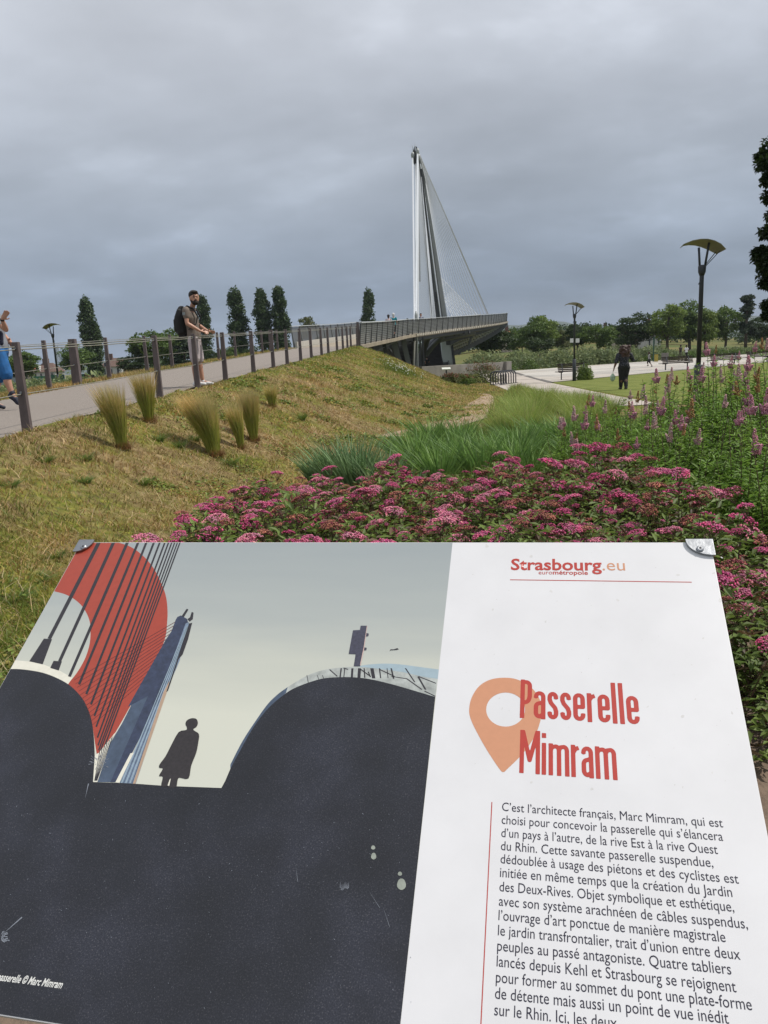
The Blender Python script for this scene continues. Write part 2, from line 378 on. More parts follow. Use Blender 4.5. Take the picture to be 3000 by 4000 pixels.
def cat(pts, n=6, closed=False):
    out_ = []; P = pts
    m_ = len(P)
    for i in range(m_ if closed else m_ - 1):
        g = (lambda j: P[j % m_]) if closed else (lambda j: P[max(0, min(m_ - 1, j))])
        p0, p1, p2, p3 = g(i - 1), g(i), g(i + 1), g(i + 2)
        for k in range(n):
            s = k / n; out_.append(tuple(0.5 * ((2 * p1[d]) + (-p0[d] + p2[d]) * s + (2 * p0[d] - 5 * p1[d] + 4 * p2[d] - p3[d]) * s * s + (-p0[d] + 3 * p1[d] - 3 * p2[d] + p3[d]) * s ** 3) for d in (0, 1)))
    if not closed: out_.append(P[-1])
    return out_
def z1(L): return [uv(a / 1.659, 2050 + b_ / 1.659) for a, b_ in L]
def z2(L): return [uv(900 + a / 1.659, 2050 + b_ / 1.659) for a, b_ in L]
def z3(L): return [uv(1800 + a / 1.3825, 2050 + b_ / 1.3825) for a, b_ in L]
def z4(L): return [uv(1800 + a / 1.3825, 3050 + b_ / 1.3825) for a, b_ in L]
def z5(L): return [uv(a / .976, 3050 + b_ / .976) for a, b_ in L]
def ink(name, c_, var=0.06, scale=90, rough=0.36): return mat('ink_' + name, c_, rough, var=var, scale=scale)
# printed photograph, left two thirds
sk = bpy.data.materials.new('ink_evening_sky'); sk.use_nodes = True; t = sk.node_tree; b = t.nodes['Principled BSDF']; b.inputs['Roughness'].default_value = 0.34
tcx = N(t, 'ShaderNodeTexCoord'); sx2 = N(t, 'ShaderNodeSeparateXYZ'); t.links.new(tcx.outputs['Object'], sx2.inputs[0])
nz = N(t, 'ShaderNodeTexNoise'); nz.inputs['Scale'].default_value = 4; mpp = N(t, 'ShaderNodeMapping'); mpp.inputs['Scale'].default_value = (.7, 5, 1); t.links.new(tcx.outputs['Object'], mpp.inputs[0]); t.links.new(mpp.outputs[0], nz.inputs['Vector'])
g_ = math_n(t, 'ADD', math_n(t, 'MULTIPLY', sx2.outputs[1], -2.3), math_n(t, 'MULTIPLY', nz.outputs[0], .25))
t.links.new(ramp(t, g_, [(0.1, (0.265, 0.295, 0.31)), (0.5, (0.33, 0.355, 0.35)), (0.8, (0.45, 0.46, 0.41)), (1.0, (0.51, 0.515, 0.45))]), b.inputs['Base Color'])
navy = bpy.data.materials.new('ink_dark_gravel'); navy.use_nodes = True; t = navy.node_tree; b = t.nodes['Principled BSDF']; b.inputs['Roughness'].default_value = 0.36
tcx = N(t, 'ShaderNodeTexCoord'); nz = N(t, 'ShaderNodeTexNoise'); nz.inputs['Scale'].default_value = 520; nz.inputs['Detail'].default_value = 3; t.links.new(tcx.outputs['Object'], nz.inputs['Vector'])
nz2 = N(t, 'ShaderNodeTexNoise'); nz2.inputs['Scale'].default_value = 9; nz2.inputs['Detail'].default_value = 5; t.links.new(tcx.outputs['Object'], nz2.inputs['Vector'])
sp1 = ramp(t, nz.outputs[0], [(0.38, (0.007, 0.008, 0.0135)), (0.60, (0.014, 0.015, 0.023)), (0.74, (0.052, 0.050, 0.056))])
t.links.new(mixc(t, 1.0, sp1, ramp(t, nz2.outputs[0], [(0.33, 0.7), (0.5, 1.0), (0.67, 1.6)]), 'MULTIPLY'), b.inputs['Base Color'])
redp, cream, dark = ink('brick_red', (0.31, 0.045, 0.026)), ink('cream', (0.62, 0.60, 0.52)), ink('near_black', (0.020, 0.018, 0.024), 0.3, 300)
blue, pblue, ltblue = ink('slate_blue', (0.050, 0.072, 0.115), 0.25, 60), ink('powder_blue', (0.15, 0.20, 0.28), 0.35, 80), ink('sea_blue', (0.28, 0.36, 0.41))
BT, BBt = uv(1768, 2118), uv(1567, 3974)
BBt = (BT[0] + (BBt[0] - BT[0]) * (VB / BBt[1]) if BBt[1] else BBt[0], VB)
e = .0016
photo = flat('printed_photograph', [(e, -e), (BT[0], -e), (BBt[0], VB + e), (e, VB + e)], sk, panel, 0)
def clipu(P, lo=e): return [(max(a, lo), min(b_, -e)) for a, b_ in P]
ring_out = cat([(770, 116), (840, 140), (900, 178), (960, 235), (1010, 305), (1050, 390), (1072, 450), (1083, 510), (1086, 580), (1083, 640), (1075, 715), (1050, 790), (1000, 885), (940, 985), (850, 1165), (740, 1360), (695, 1425), (628, 1492)])
ring_in = cat([(615, 1410), (592, 1262), (560, 1172), (512, 1100), (440, 1032)])
ring_c = cat([(440, 1032), (492, 968), (532, 905), (562, 840), (582, 765), (587, 690), (582, 630), (562, 575), (528, 523), (478, 480), (420, 450), (346, 430)])
P = z1(ring_out + ring_in + ring_c[1:]); flat('print_red_ring', clipu(P + [(e, -.11), (e, -e)]), redp, panel, 1)
hillL = cat([(-60, 940), (62, 935), (150, 938), (260, 955), (350, 985), (440, 1032), (505, 1090), (552, 1155), (590, 1252), (608, 1370), (614, 1490), (612, 1600), (605, 1668)])
hillR = cat([(0, 1582), (60, 1470), (150, 1312), (250, 1185), (360, 1092), (440, 1048), (560, 1006), (650, 991), (780, 988), (900, 1000), (1040, 1032), (1180, 1072), (1328, 1116)])
railo = cat([(0, 1555), (80, 1400), (170, 1262), (240, 1165), (300, 1105), (360, 1060), (440, 1010), (520, 968), (620, 938), (720, 925), (820, 918), (900, 905), (1000, 900), (1100, 905), (1200, 918), (1350, 938)])
def inb(P):                               # keep inside the white column's slanting boundary
    o = []
    for a, b_ in P:
        lim = BT[0] + (BBt[0] - BT[0]) * b_ / VB; o.append((min(a, lim), b_))
    return o
flat('print_cream_band', clipu(z1([(62, 940), (90, 878), (190, 886), (280, 905), (380, 942), (470, 992), (440, 1036), (350, 990), (260, 960), (150, 943)])), cream, panel, 2)
band = z2(railo) + z2(hillR)[::-1]
flat('print_railing_band', inb(band), ink('pale_grey', (0.33, 0.35, 0.34), .3, 60), panel, 2)
flat('print_blue_rim', z2(railo[:32] + [(360, 1090), (250, 1190), (150, 1316), (60, 1474), (0, 1584)]), blue, panel, 3)
flat('print_far_river', inb(z2(cat([(820, 918), (900, 906), (1000, 900), (1100, 905), (1200, 918), (1362, 940)]) + cat([(1352, 1000), (1250, 985), (1150, 962), (1050, 945), (930, 930)]))), ltblue, panel, 3)
for x, ww, dx in ((710, 9, -4), (735, 6, -3), (782, 14, -2), (825, 20, -2), (865, 8, 2), (912, 22, 6), (966, 8, 4), (1045, 10, 8), (1016, 5, 3), (1160, 9, 30), (1235, 12, 24), (500, 4, 6), (575, 4, 14), (610, 4, 16)):
    t0 = 930 if 650 < x < 1300 else 975; t0 = 985 if x > 1200 else t0
    flat('print_rail_post', z2([(x - dx, t0), (x - dx + ww, t0), (x + dx + ww, t0 + 60 + abs(dx)), (x + dx, t0 + 60 + abs(dx))]), dark, panel, 4)
for a0, b0, a1, b1 in ((640, 940, 690, 985), (730, 930, 760, 940), (840, 938, 905, 985), (890, 955, 905, 990), (965, 940, 1060, 985), (1040, 985, 1140, 1000), (1140, 1000, 1238, 1070), (1215, 985, 1330, 1030), (1255, 1080, 1325, 1114)):
    flat('print_rail_wire', inb(z2([(a0, b0), (a0 + 6, b0 - 4), (a1 + 6, b1 - 4), (a1, b1)])), dark, panel, 4)
hb = z1(hillL + [(610, 1669), (750, 1672), (900, 1680), (1040, 1690), (1140, 1695), (1435, 1706), (1460, 1660)]) + z2(hillR)
flat('print_dark_hills', clipu(inb(hb + [uv(1662, 3090), (BBt[0], VB + e), (e, VB + e), (e, hb[0][1])])), navy, panel, 5)
# printed cables, mast and figure
cb = [(640, 320, 740, 26), (735, 387, 885, 22), (825, 450, 985, 20), (895, 513, 1035, 17), (948, 560, 1098, 15), (997, 590, 1165, 14), (1035, 612, 1240, 12), (1068, 624, 1310, 11), (1092, 632, 1380, 10), (1113, 636, 1430, 9), (1132, 640, 1462, 8.5), (1150, 642, 1490, 8), (1166, 655, 1500, 9)]
lev = 6
for i, (xt, xb, yb, ww) in enumerate(cb):
    h_ = ww / 2; flat('print_cable', z1([(xt - h_, 117), (xt + h_, 117), (xb + h_ * .9, yb + 2), (xb - h_ * .9, yb - 3)]), dark, panel, lev)
flat('print_cable_socket', z1([(285, 738), (338, 742), (277, 905), (190, 885)]), dark, panel, lev)
flat('print_cable_socket', z1([(348, 882), (402, 886), (381, 945), (326, 928)]), dark, panel, lev)
for i in range(13):
    s = i / 12; a = (1142 - 60 * s, 625 + 260 * s); bb_ = (480 + 120 * s, 1005 + 290 * s)
    flat('print_thin_cable', z1([a, (a[0], a[1] + 4), (bb_[0], bb_[1] + 3), bb_]), ink('deep_maroon', (0.10, 0.022, 0.024)), panel, 6)
flat('print_mast_side', z1([(960, 955), (1060, 800), (1130, 760), (1060, 1080), (720, 1668), (627, 1668), (700, 1440), (790, 1290)]), blue, panel, 7)
flat('print_mast', z1([(1140, 615), (1150, 598), (1172, 588), (1212, 610), (1222, 640), (1160, 830), (1060, 1085), (760, 1669), (716, 1669), (960, 1110), (830, 1180), (1075, 745), (1112, 690)]), ink('mast_navy', (0.028, 0.038, 0.075), .3, 90), panel, 8)
flat('print_mast_light_face', z1([(1204, 640), (1226, 632), (1165, 880), (1078, 1085), (880, 1679), (776, 1673), (940, 1310), (1040, 1085)]), pblue, panel, 9)
for i in range(7):
    s = i / 6; flat('print_mast_line', z1([(1208 + 14 * s, 660), (1211 + 14 * s, 660), (786 + 82 * s + 5, 1674), (786 + 82 * s, 1674)]), blue if i % 2 else ltblue, panel, 10)
flat('print_mast_edge', z1([(1100, 1010), (1085, 1075), (878, 1679), (862, 1678), (1060, 1085)]), ink('tan_line', (0.36, 0.25, 0.18)), panel, 11)
flat('print_mast_edge', z1([(1226, 640), (1246, 636), (1220, 740), (1185, 840), (1160, 870), (1090, 1075), (1078, 1085)]), dark, panel, 11)
flat('print_mast_prong', z1([(1178, 592), (1210, 545), (1222, 549), (1192, 600)]), dark, panel, 10)
flat('print_mast_prong', z1([(1215, 612), (1232, 600), (1243, 566), (1255, 570), (1250, 612), (1230, 628)]), dark, panel, 10)
flat('print_bright_gap', z1([(748, 1671), (774, 1672), (868, 1478), (846, 1482)]), cream, panel, 12)
flat('print_bright_gap', z1([(604, 1668), (632, 1668), (735, 1362), (770, 1325), (745, 1360), (640, 1480), (616, 1492)]), cream, panel, 12)
for i in range(6): flat('print_cable', z1([(645 + 16 * i, 1470 - 18 * i), (650 + 16 * i, 1470 - 18 * i), (616 + 3 * i, 1660), (612 + 3 * i, 1660)]), dark, panel, 13)
flat('print_walking_figure', z1(cat([(1203, 1292), (1212, 1268), (1245, 1254), (1274, 1260), (1283, 1286), (1274, 1310), (1254, 1324), (1260, 1335), (1290, 1358), (1286, 1410), (1272, 1480), (1240, 1562), (1222, 1645), (1162, 1640), (1150, 1665), (1140, 1702), (1088, 1700), (1098, 1655), (1100, 1646), (1090, 1690), (1046, 1694), (1056, 1635), (1031, 1628), (1056, 1582), (1034, 1576), (1035, 1554), (1074, 1500), (1110, 1430), (1158, 1345), (1206, 1331), (1212, 1315)], 3, True)), ink('figure_black', (0.022, 0.018, 0.020), .3, 200), panel, 12)
flat('print_bright_gap', z1([(1099, 1655), (1108, 1645), (1098, 1692), (1088, 1692)]), cream, panel, 14)
flat('print_roadsign', z2([(845, 655), (885, 655), (881, 702), (897, 706), (895, 722), (876, 726), (866, 795), (884, 798), (881, 814), (861, 815), (840, 918), (800, 918), (812, 840), (767, 838), (795, 685), (840, 682)]), ink('sign_navy', (0.045, 0.045, 0.07), .3, 200), panel, 12)
flat('print_roadsign_lit_edge', z2([(885, 655), (888, 656), (866, 812), (845, 912), (840, 912), (864, 795)]), ink('pink_edge', (0.5, 0.36, 0.33)), panel, 13)
flat('printed_insect', z2([(1032, 820), (1038, 808), (1060, 808), (1082, 800), (1092, 808), (1075, 812), (1040, 814)]), dark, panel, 12)
# column on the right
redt, peach, txt = ink('signal_red', (0.38, 0.036, 0.026), 0.03), ink('peach', (0.50, 0.235, 0.135), 0.03), ink('text_navy', (0.014, 0.012, 0.028), 0.03)
hole = [(242 + 105 * math.cos(a), 998 + 92 * math.sin(a)) for a in np.linspace(0, 2 * PI, 40, endpoint=False)]
pin = cat([(45, 1000), (58, 935), (98, 873), (160, 836), (240, 826), (312, 838), (380, 878), (424, 938), (437, 1005), (428, 1065), (400, 1140), (338, 1232), (252, 1318), (230, 1335), (208, 1318), (140, 1215), (84, 1115), (54, 1050)], 5, True)
flat('print_map_pin', z3(pin), peach, panel, 1, hole=z3(hole))
def stroke(name, paths, ww, m, level, parent=panel):
    """lettering drawn as strokes in board coordinates, merged into one clean outline (marching squares on the distance to the strokes)"""
    A = np.array([[*p[i], *p[i + 1], float(i == 0), float(i == len(p) - 2)] for p in paths for i in range(len(p) - 1)])
    lo = A[:, :4].reshape(-1, 2).min(0) - ww; hi = A[:, :4].reshape(-1, 2).max(0) + ww; st_ = ww / 7
    gx_ = np.arange(lo[0], hi[0], st_); gy_ = np.arange(lo[1], hi[1], st_); GX, GY = np.meshgrid(gx_, gy_); D = np.full(GX.shape, 1e9)
    for x0, y0, x1, y1, e0, e1_ in A:
        L = math.hypot(x1 - x0, y1 - y0)
        if L < 1e-9: continue
        dx, dy = (x1 - x0) / L, (y1 - y0) / L; tt = (GX - x0) * dx + (GY - y0) * dy; nn = np.abs(-(GX - x0) * dy + (GY - y0) * dx)
        cap = np.maximum(np.where(tt < 0, -tt, 0), np.where(tt > L, tt - L, 0))
        round_ = np.hypot(cap, nn) - ww / 2; butt = np.maximum(nn - ww / 2, np.where(tt < L / 2, -tt, tt - L))
        use_b = ((tt < L / 2) & (e0 > 0)) | ((tt >= L / 2) & (e1_ > 0)); D = np.minimum(D, np.where(use_b, butt, round_))
    vs_, fs, z = [], [], .00012 + .00004 * level; ny_, nx_ = D.shape
    for j in range(ny_ - 1):
        row = (D[j] < 0) | (D[j + 1] < 0); i = 0
        while i < nx_ - 1:
            if not (row[i] or row[i + 1]): i += 1; continue
            full = lambda q: D[j, q] < 0 and D[j + 1, q] < 0
            if full(i) and full(i + 1):
                k = i + 1
                while k < nx_ - 1 and full(k + 1): k += 1
                P = [(gx_[i], gy_[j]), (gx_[k], gy_[j]), (gx_[k], gy_[j + 1]), (gx_[i], gy_[j + 1])]; i = k
            else:
                C = [(gx_[i], gy_[j], D[j, i]), (gx_[i + 1], gy_[j], D[j, i + 1]), (gx_[i + 1], gy_[j + 1], D[j + 1, i + 1]), (gx_[i], gy_[j + 1], D[j + 1, i])]; P = []
                for q in range(4):
                    a, b_ = C[q], C[(q + 1) % 4]
                    if a[2] < 0: P.append(a[:2])
                    if (a[2] < 0) != (b_[2] < 0): f = a[2] / (a[2] - b_[2]); P.append((a[0] + (b_[0] - a[0]) * f, a[1] + (b_[1] - a[1]) * f))
                i += 1
            if len(P) > 2: b0_ = len(vs_); vs_ += [(x, y, z) for x, y in P]; fs.append(tuple(range(b0_, b0_ + len(P))))
    return link(name, mesh(name, vs_, fs, m), parent)
def arc(cx, cy, rx, ry, a0, a1, n=7): return [(cx + rx * math.cos(math.radians(a0 + (a1 - a0) * i / n)), cy + ry * math.sin(math.radians(a0 + (a1 - a0) * i / n))) for i in range(n + 1)]
# condensed display letters on a grid: x-height 1, width about .42, stroke .155
SW = .178
def glyph(ch):
    a, b_, r = SW / 2, .46 - SW / 2, .13; m_ = (a + b_) / 2; rx = (b_ - a) / 2
    top, bot = 1 - SW / 2, SW / 2
    if ch == 'P': return .46, [[(a, 0), (a, 1.38)], [(a, 1.38 - SW / 2), (m_, 1.38 - SW / 2)] + arc(m_, 1.38 - SW / 2 - .15, rx, .15, 90, 0) + [(b_, .82)] + arc(m_, .82, rx, .25, 0, -90)[:-1] + [(a, .52)]]
    if ch == 'a': return .46, [[(b_, 0), (b_, top - r)] + arc(m_, top - r, rx, r, 0, 180) + [(a, .74)], [(b_, .60), (m_, .55)] + arc(m_, .42, rx, .13, 90, 180)[1:] + [(a, bot + r)] + arc(m_, bot + r, rx, r, 180, 270) + [(b_, bot + .08)]]
    if ch == 's': return .42, [[(b_ - .04, .73), (b_ - .04, top - r)] + arc(m_ - .02, top - r, rx - .02, r, 0, 180) + [(a, .70), (a + .05, .58), (b_ - .08, .42), (b_ - .04, .30), (b_ - .04, bot + r)] + arc(m_ - .02, bot + r, rx - .02, r, 0, -180) + [(a, .27)]]
    if ch == 'e': return .46, [[(a + .02, .50), (b_, .50), (b_, top - r)] + arc(m_, top - r, rx, r, 0, 180) + [(a, bot + r)] + arc(m_, bot + r, rx, r, 180, 360) + [(b_, .28)]]
    if ch == 'r': return .33, [[(a, 0), (a, 1.0)], [(a, top - .16), (a + .10, top - .03), (.31, top)]]
    if ch == 'l': return SW + .02, [[(a, 0), (a, 1.42)]]
    if ch == 'i': return SW + .02, [[(a, 0), (a, 1.0)], [(a, 1.16), (a, 1.32)]]
    if ch == 'm': return .80, [[(a, 0), (a, 1)], [(a, top - .12)] + [(a + .06, top - .02)] + arc(a + .2, top - r, .12, r, 90, 0) + [(a + .32, 0)], [(a + .32, top - .12), (a + .38, top - .02)] + arc(a + .51, top - r, .12, r, 90, 0) + [(a + .63, 0)]]
    if ch == 'M': return .80, [[(a, 0), (a, 1.38)], [(.72, 0), (.72, 1.38)], [(a + .02, 1.36), (.40, .42), (.70, 1.36)]]
    return .3, []
def title(word, l, r, cap):
    """word between two photograph positions on its baseline, cap = a position at the capital's top"""
    (x0, y0), (x1, y1) = uv(*l), uv(*r); hgt = uv(*cap)[1] - y0; s = hgt / 1.38
    tot = sum(glyph(c_)[0] + .07 for c_ in word) - .07; sxx = (x1 - x0) / tot; xx = 0; P = []
    for c_ in word:
        w_, paths = glyph(c_)
        for p in paths: P.append([(x0 + (xx + a) * sxx, y0 + (y1 - y0) * ((xx + a) * sxx) / (x1 - x0) + b_ * s) for a, b_ in p])
        xx += w_ + .07
    return stroke('lettering', P, SW * sxx * .97, redt, 3)
o = title('Passerelle', (1800 + 318 / 1.3825, 2050 + 1043 / 1.3825), (1800 + 970 / 1.3825, 2050 + 1082 / 1.3825), (1800 + 322 / 1.3825, 2050 + 835 / 1.3825)); o['label'] = 'red condensed title word Passerelle'
o = title('Mimram', (1800 + 315 / 1.3825, 2050 + 1340 / 1.3825), (1800 + 847 / 1.3825, 2050 + 1380 / 1.3825), (1800 + 320 / 1.3825, 2050 + 1107 / 1.3825)); o['label'] = 'red condensed title word Mimram'
def text_mesh(body, bold=0.0, shear=0.0, space=1.0):
    c_ = bpy.data.curves.new('text', 'FONT'); c_.body = body; c_.offset = bold; c_.shear = shear; c_.space_character = space; c_.resolution_u = 3
    o_ = bpy.data.objects.new('text', c_); COL.objects.link(o_); dg = bpy.context.evaluated_depsgraph_get(); me = bpy.data.meshes.new_from_object(o_.evaluated_get(dg)); bpy.data.objects.remove(o_); return me
def line(body, l, r, hscale, m, level=3, bold=0.0, shear=0.0, parent=None, name='lettering', h_abs=None):
    """a printed line: left and right end of its baseline in the photograph; height = hscale x natural width ratio"""
    (x0, y0), (x1, y1) = uv(*l), uv(*r); me = text_mesh(body, bold, shear); co = np.empty(len(me.vertices) * 3, np.float32); me.vertices.foreach_get('co', co); co = co.reshape(-1, 3)
    mn, mx = co[:, 0].min(), co[:, 0].max(); k = (x1 - x0) / (mx - mn); hh = h_abs or k * hscale
    q = co.copy(); q[:, 0] = x0 + (co[:, 0] - mn) * k; q[:, 1] = y0 + (y1 - y0) * (co[:, 0] - mn) / (mx - mn) + co[:, 1] * hh; q[:, 2] = .00012 + .00004 * level
    me.vertices.foreach_set('co', q.ravel()); me.materials.clear(); me.materials.append(m); me.update()
    return link(name, me, parent or panel)
T = [("C’est l’architecte français, Marc Mimram, qui est", 222, 162, 1418, 252), ("choisi pour concevoir la passerelle qui s’élancera", 220, 232, 1418, 325), ("d’un pays à l’autre, de la rive Est à la rive Ouest", 218, 303, 1390, 396),
     ("du Rhin. Cette savante passerelle suspendue,", 216, 374, 1365, 467), ("dédoublée à usage des piétons et des cyclistes est", 214, 445, 1503, 556), ("initiée en même temps que la création du Jardin", 211, 519, 1468, 628),
     ("des Deux-Rives. Objet symbolique et esthétique,", 208, 596, 1478, 708), ("avec son système arachnéen de câbles suspendus,", 205, 674, 1552, 800), ("l’ouvrage d’art ponctue de manière magistrale", 203, 752, 1432, 872),
     ("le jardin transfrontalier, trait d’union entre deux", 200, 834, 1512, 967), ("peuples au passé antagoniste. Quatre tabliers", 196, 917, 1463, 1047), ("lancés depuis Kehl et Strasbourg se rejoignent", 193, 1002, 1490, 1143),
     ("pour former au sommet du pont une plate-forme", 189, 1088, 1575, 1240), ("de détente mais aussi un point de vue inédit", 184, 1176, 1450, 1313), ("sur le Rhin. Ici, les deux", 180, 1266, 845, 1340)]
for s_, a, b_, c_, d_ in T: line(s_, (1800 + a / 1.3825, 3050 + b_ / 1.3825), (1800 + c_ / 1.3825, 3050 + d_ / 1.3825), 1, txt, bold=0, h_abs=.0172)
line('Strasbourg', (1800 + 270 / 1.3825, 2050 + 243 / 1.3825), (1800 + 762 / 1.3825, 2050 + 246 / 1.3825), 1, redt, bold=.022, h_abs=.036)['label'] = 'bold red logotype word Strasbourg'
line('.eu', (1800 + 766 / 1.3825, 2050 + 246 / 1.3825), (1800 + 888 / 1.3825, 2050 + 247 / 1.3825), 1, peach, h_abs=.036)
line('euro', (1800 + 420 / 1.3825, 2050 + 268 / 1.3825), (1800 + 494 / 1.3825, 2050 + 268 / 1.3825), 1, redt, h_abs=.0128)
line('métropole', (1800 + 497 / 1.3825, 2050 + 268 / 1.3825), (1800 + 687 / 1.3825, 2050 + 270 / 1.3825), 1, redt, bold=.018, h_abs=.0128)
lw = .0016
(a0, b0), (a1, b1) = z3([(266, 297), (1247, 310)]); flat('print_rule', [(a0, b0 - lw / 2), (a1, b1 - lw / 2), (a1, b1 + lw / 2), (a0, b0 + lw / 2)], redt, panel, 2)
(a0, b0), (a1, b1) = z4([(168, 115), (113, 1240)]); flat('print_rule', [(a0 - lw * .4, b0), (a0 + lw * .4, b0), (a1 + lw * .4, VB + e), (a1 - lw * .4, VB + e)], redt, panel, 2)
line('passerelle © Marc Mimram', (-14 / .976, 3050 + 760 / .976), (235 / .976, 3050 + 792 / .976), 1, ink('caption_white', (.6, .6, .58)), level=14, bold=.02, shear=.25, h_abs=.0125)
# wear: scratches, bare spots, grit
wearm = ink('bare_pale_spot', (.22, .24, .21), .3, 60)
for (cx, cy, rx, ry) in ((1423, 255, 8, 8), (1425, 288, 10, 13), (1525, 355, 8, 8), (1531, 395, 17, 22)):
    flat('wear_spot', z5([(cx + rx * math.cos(a) * (1 + .08 * math.sin(3 * a)), cy + ry * math.sin(a)) for a in np.linspace(0, 2 * PI, 14, endpoint=False)]), wearm, panel, 15)
scr = ink('scratch_grey', (.17, .185, .22), .3, 60); S_ = MB()
def scratch(zf, x, y, L, ang, ww):
    d = Vector((math.cos(ang), math.sin(ang))); n_ = Vector((-d.y, d.x)) * ww; P = zf([(x, y), (x + d.x * L + n_.x, y + d.y * L + n_.y), (x + d.x * L - n_.x, y + d.y * L - n_.y)])
    S_.add([(a, b_, .00012 + .00004 * 16) for a, b_ in P], [(0, 1, 2)])
for i in range(46): a = R.uniform(0, 2 * PI); rr = R.uniform(5, 40); scratch(z1, 640 + rr * math.cos(a), 1545 + rr * math.sin(a), R.uniform(12, 34), a, R.uniform(.8, 2.4))
for i in range(18): a = R.uniform(-1.2, 1.4); scratch(z5, 4, 600 + R.uniform(-14, 14), R.uniform(15, 34), a, 2)
scratch(z5, 6, 590, 105, -.72, 2.5); scratch(z5, 1400, 410, 90, 1.0, .8); scratch(z5, 1460, 480, 80, 1.25, .8); scratch(z5, 1127, 315, 70, 1.45, .7); scratch(z5, 325, 70, 60, -1.35, 2)
for i in range(9): scratch(z5, 1298 + i * 4, 388 + R.uniform(-6, 6), 26, 1.6, 1.1)
for i in range(150):
    scratch(z5, R.uniform(10, 1570), R.uniform(-300, 900) if 0 else R.uniform(40, 900), R.uniform(2, 7), R.uniform(0, 6.28), R.uniform(.6, 1.5))
S_.obj('scratches', scr, panel)['kind'] = 'stuff'
G_ = MB()
for i in range(70):
    x, y = R.uniform(20, 1640), R.uniform(120, 1500); s = R.uniform(1.5, 3.6); P = z3([(x, y), (x + s, y + s * .4), (x + s * .5, y + s)]); G_.add([(a, b_, .00012 + .00004 * 16) for a, b_ in P], [(0, 1, 2)])
G_.obj('specks_of_dirt', ink('grit', (.20, .16, .12)), panel)['kind'] = 'stuff'
# corner brackets with rivets
alum = mat('brushed_aluminium', (0.30, 0.31, 0.33), 0.45, var=0.10, scale=60, bump=0.06, metal=1.0, bscale=60)
def bracket(cx, sgn, pts):
    p_ = pts; tr = tessellate_polygon([[Vector((a, b_, 0)) for a, b_ in p_]]); n = len(p_); v = [(a, b_, .0022) for a, b_ in p_] + [(a, b_, .0052) for a, b_ in p_]
    fs = [tuple(i + n for i in f) for f in tr] + [(i, (i + 1) % n, n + (i + 1) % n, n + i) for i in range(n)]
    me = mesh('corner_bracket', v, fs, alum); bm = bmesh.new(); bm.from_mesh(me); bmesh.ops.recalc_face_normals(bm, faces=bm.faces); bm.to_mesh(me); bm.free()
    o = link('corner_bracket', me, board); md = o.modifiers.new('bevel', 'BEVEL'); md.width = .0012; md.segments = 2
    return o
def corner(w_, h_, flip):
    L = [(-.003, .003), (w_, .003)] + [(w_ * math.cos(a) ** 1.0 * (1 - .0), -h_ * math.sin(a)) for a in np.linspace(.15, 1.5, 9)] + [(-.003, -h_)]
    return [(UW - a, b_) for a, b_ in L][::-1] if flip else L
for L_, cx, cy in ((corner(.032, -uv(293, 2160)[1], 0), .017, -.018), (corner(.041, -uv(2787, 2175)[1], 1), UW - .020, -.020)):
    br = bracket(0, 1, L_); rv = MB().tube([(cx, cy, .005), (cx, cy, .0068), (cx, cy, .0082)], [.0062, .0060, .0040], 16).obj('rivet', alum, br, smooth=False)
    MB().tube([(cx, cy, .0082), (cx, cy, .0087)], [.0020, .0020], 8).obj('rivet_pin', dark, rv)
# smudges, dust and rain marks on the white column
G2 = MB()
for i in range(34):
    x, y = R.uniform(120, 1500), R.uniform(100, 1500); rr = R.uniform(3, 13); el = R.uniform(.3, 1); th = R.uniform(0, 3.1); c_ = []
    for a in np.linspace(0, 2 * PI, 11, endpoint=False): q = rr * R.uniform(.6, 1.1); u_, v_ = q * math.cos(a), q * el * math.sin(a); c_.append((x + u_ * math.cos(th) - v_ * math.sin(th), y + u_ * math.sin(th) + v_ * math.cos(th)))
    P = z3(c_); G2.add([(a, b_, .00005) for a, b_ in P], [tuple(range(11))[::-1]])
G2.obj('smudges', mat('faint_smudge', (.53, .52, .52), .5, var=.12, scale=90), panel)['kind'] = 'stuff'
# stand below: back frame and two posts
steel = mat('galvanised_steel', (0.34, 0.35, 0.36), 0.45, var=0.15, scale=12, metal=0.8)
fr = MB()
for xx in (.12, UW - .12): fr.box((xx, VB / 2, -.030), (.05, -VB - .04, .030))
for yy_ in (-.12, VB + .12): fr.box((UW / 2, yy_, -.0305), (UW - .34, .05, .029))
fr.obj('back_frame', steel, board)
inv = BM.inverted()
for xx in (.12, UW - .12):
    a = BM @ Vector((xx, VB * .35, -.05)); g0 = Vector((a.x, a.y, tz(a.x, a.y) - .1)); bb_ = MB().beam(inv @ g0, inv @ a, .06, .06, up=inv.to_3x3() @ Vector((0, 1, 0))); bb_.obj('leg', steel, board)

# ------------------------------------------------------------------ cable fences along the path
postm = mat('mauve_brown_post', (0.105, 0.082, 0.082), 0.62, var=0.28, scale=9, bump=0.35, stretch=(1, 1, .35), bscale=50)
wirem = mat('weathered_cable', (0.26, 0.25, 0.21), 0.5, var=.2, scale=8, metal=.4)
def fence_post(parent, x, y, z, h, w0, w1, dep, rz):
    m_ = MB(); c_, s_ = math.cos(rz), math.sin(rz)
    P = []
    for zz_, ww in ((-.15, w0), (h, w1)):
        for sx_, sy_ in ((-1, -1), (1, -1), (1, 1), (-1, 1)):
            a, b_ = sx_ * ww / 2, sy_ * dep / 2; P.append((a * c_ - b_ * s_, a * s_ + b_ * c_, zz_))
    m_.hexa(P); o_ = m_.obj('post', postm, parent, loc=(x, y, z), bevel=.006)
    for zz_ in (h * .93, h * .44):
        MB().tube([(0, -dep / 2 - .012, zz_), (0, -dep / 2 + .01, zz_)], .014, 8).obj('cable_bolt', alum, o_)
    return o_
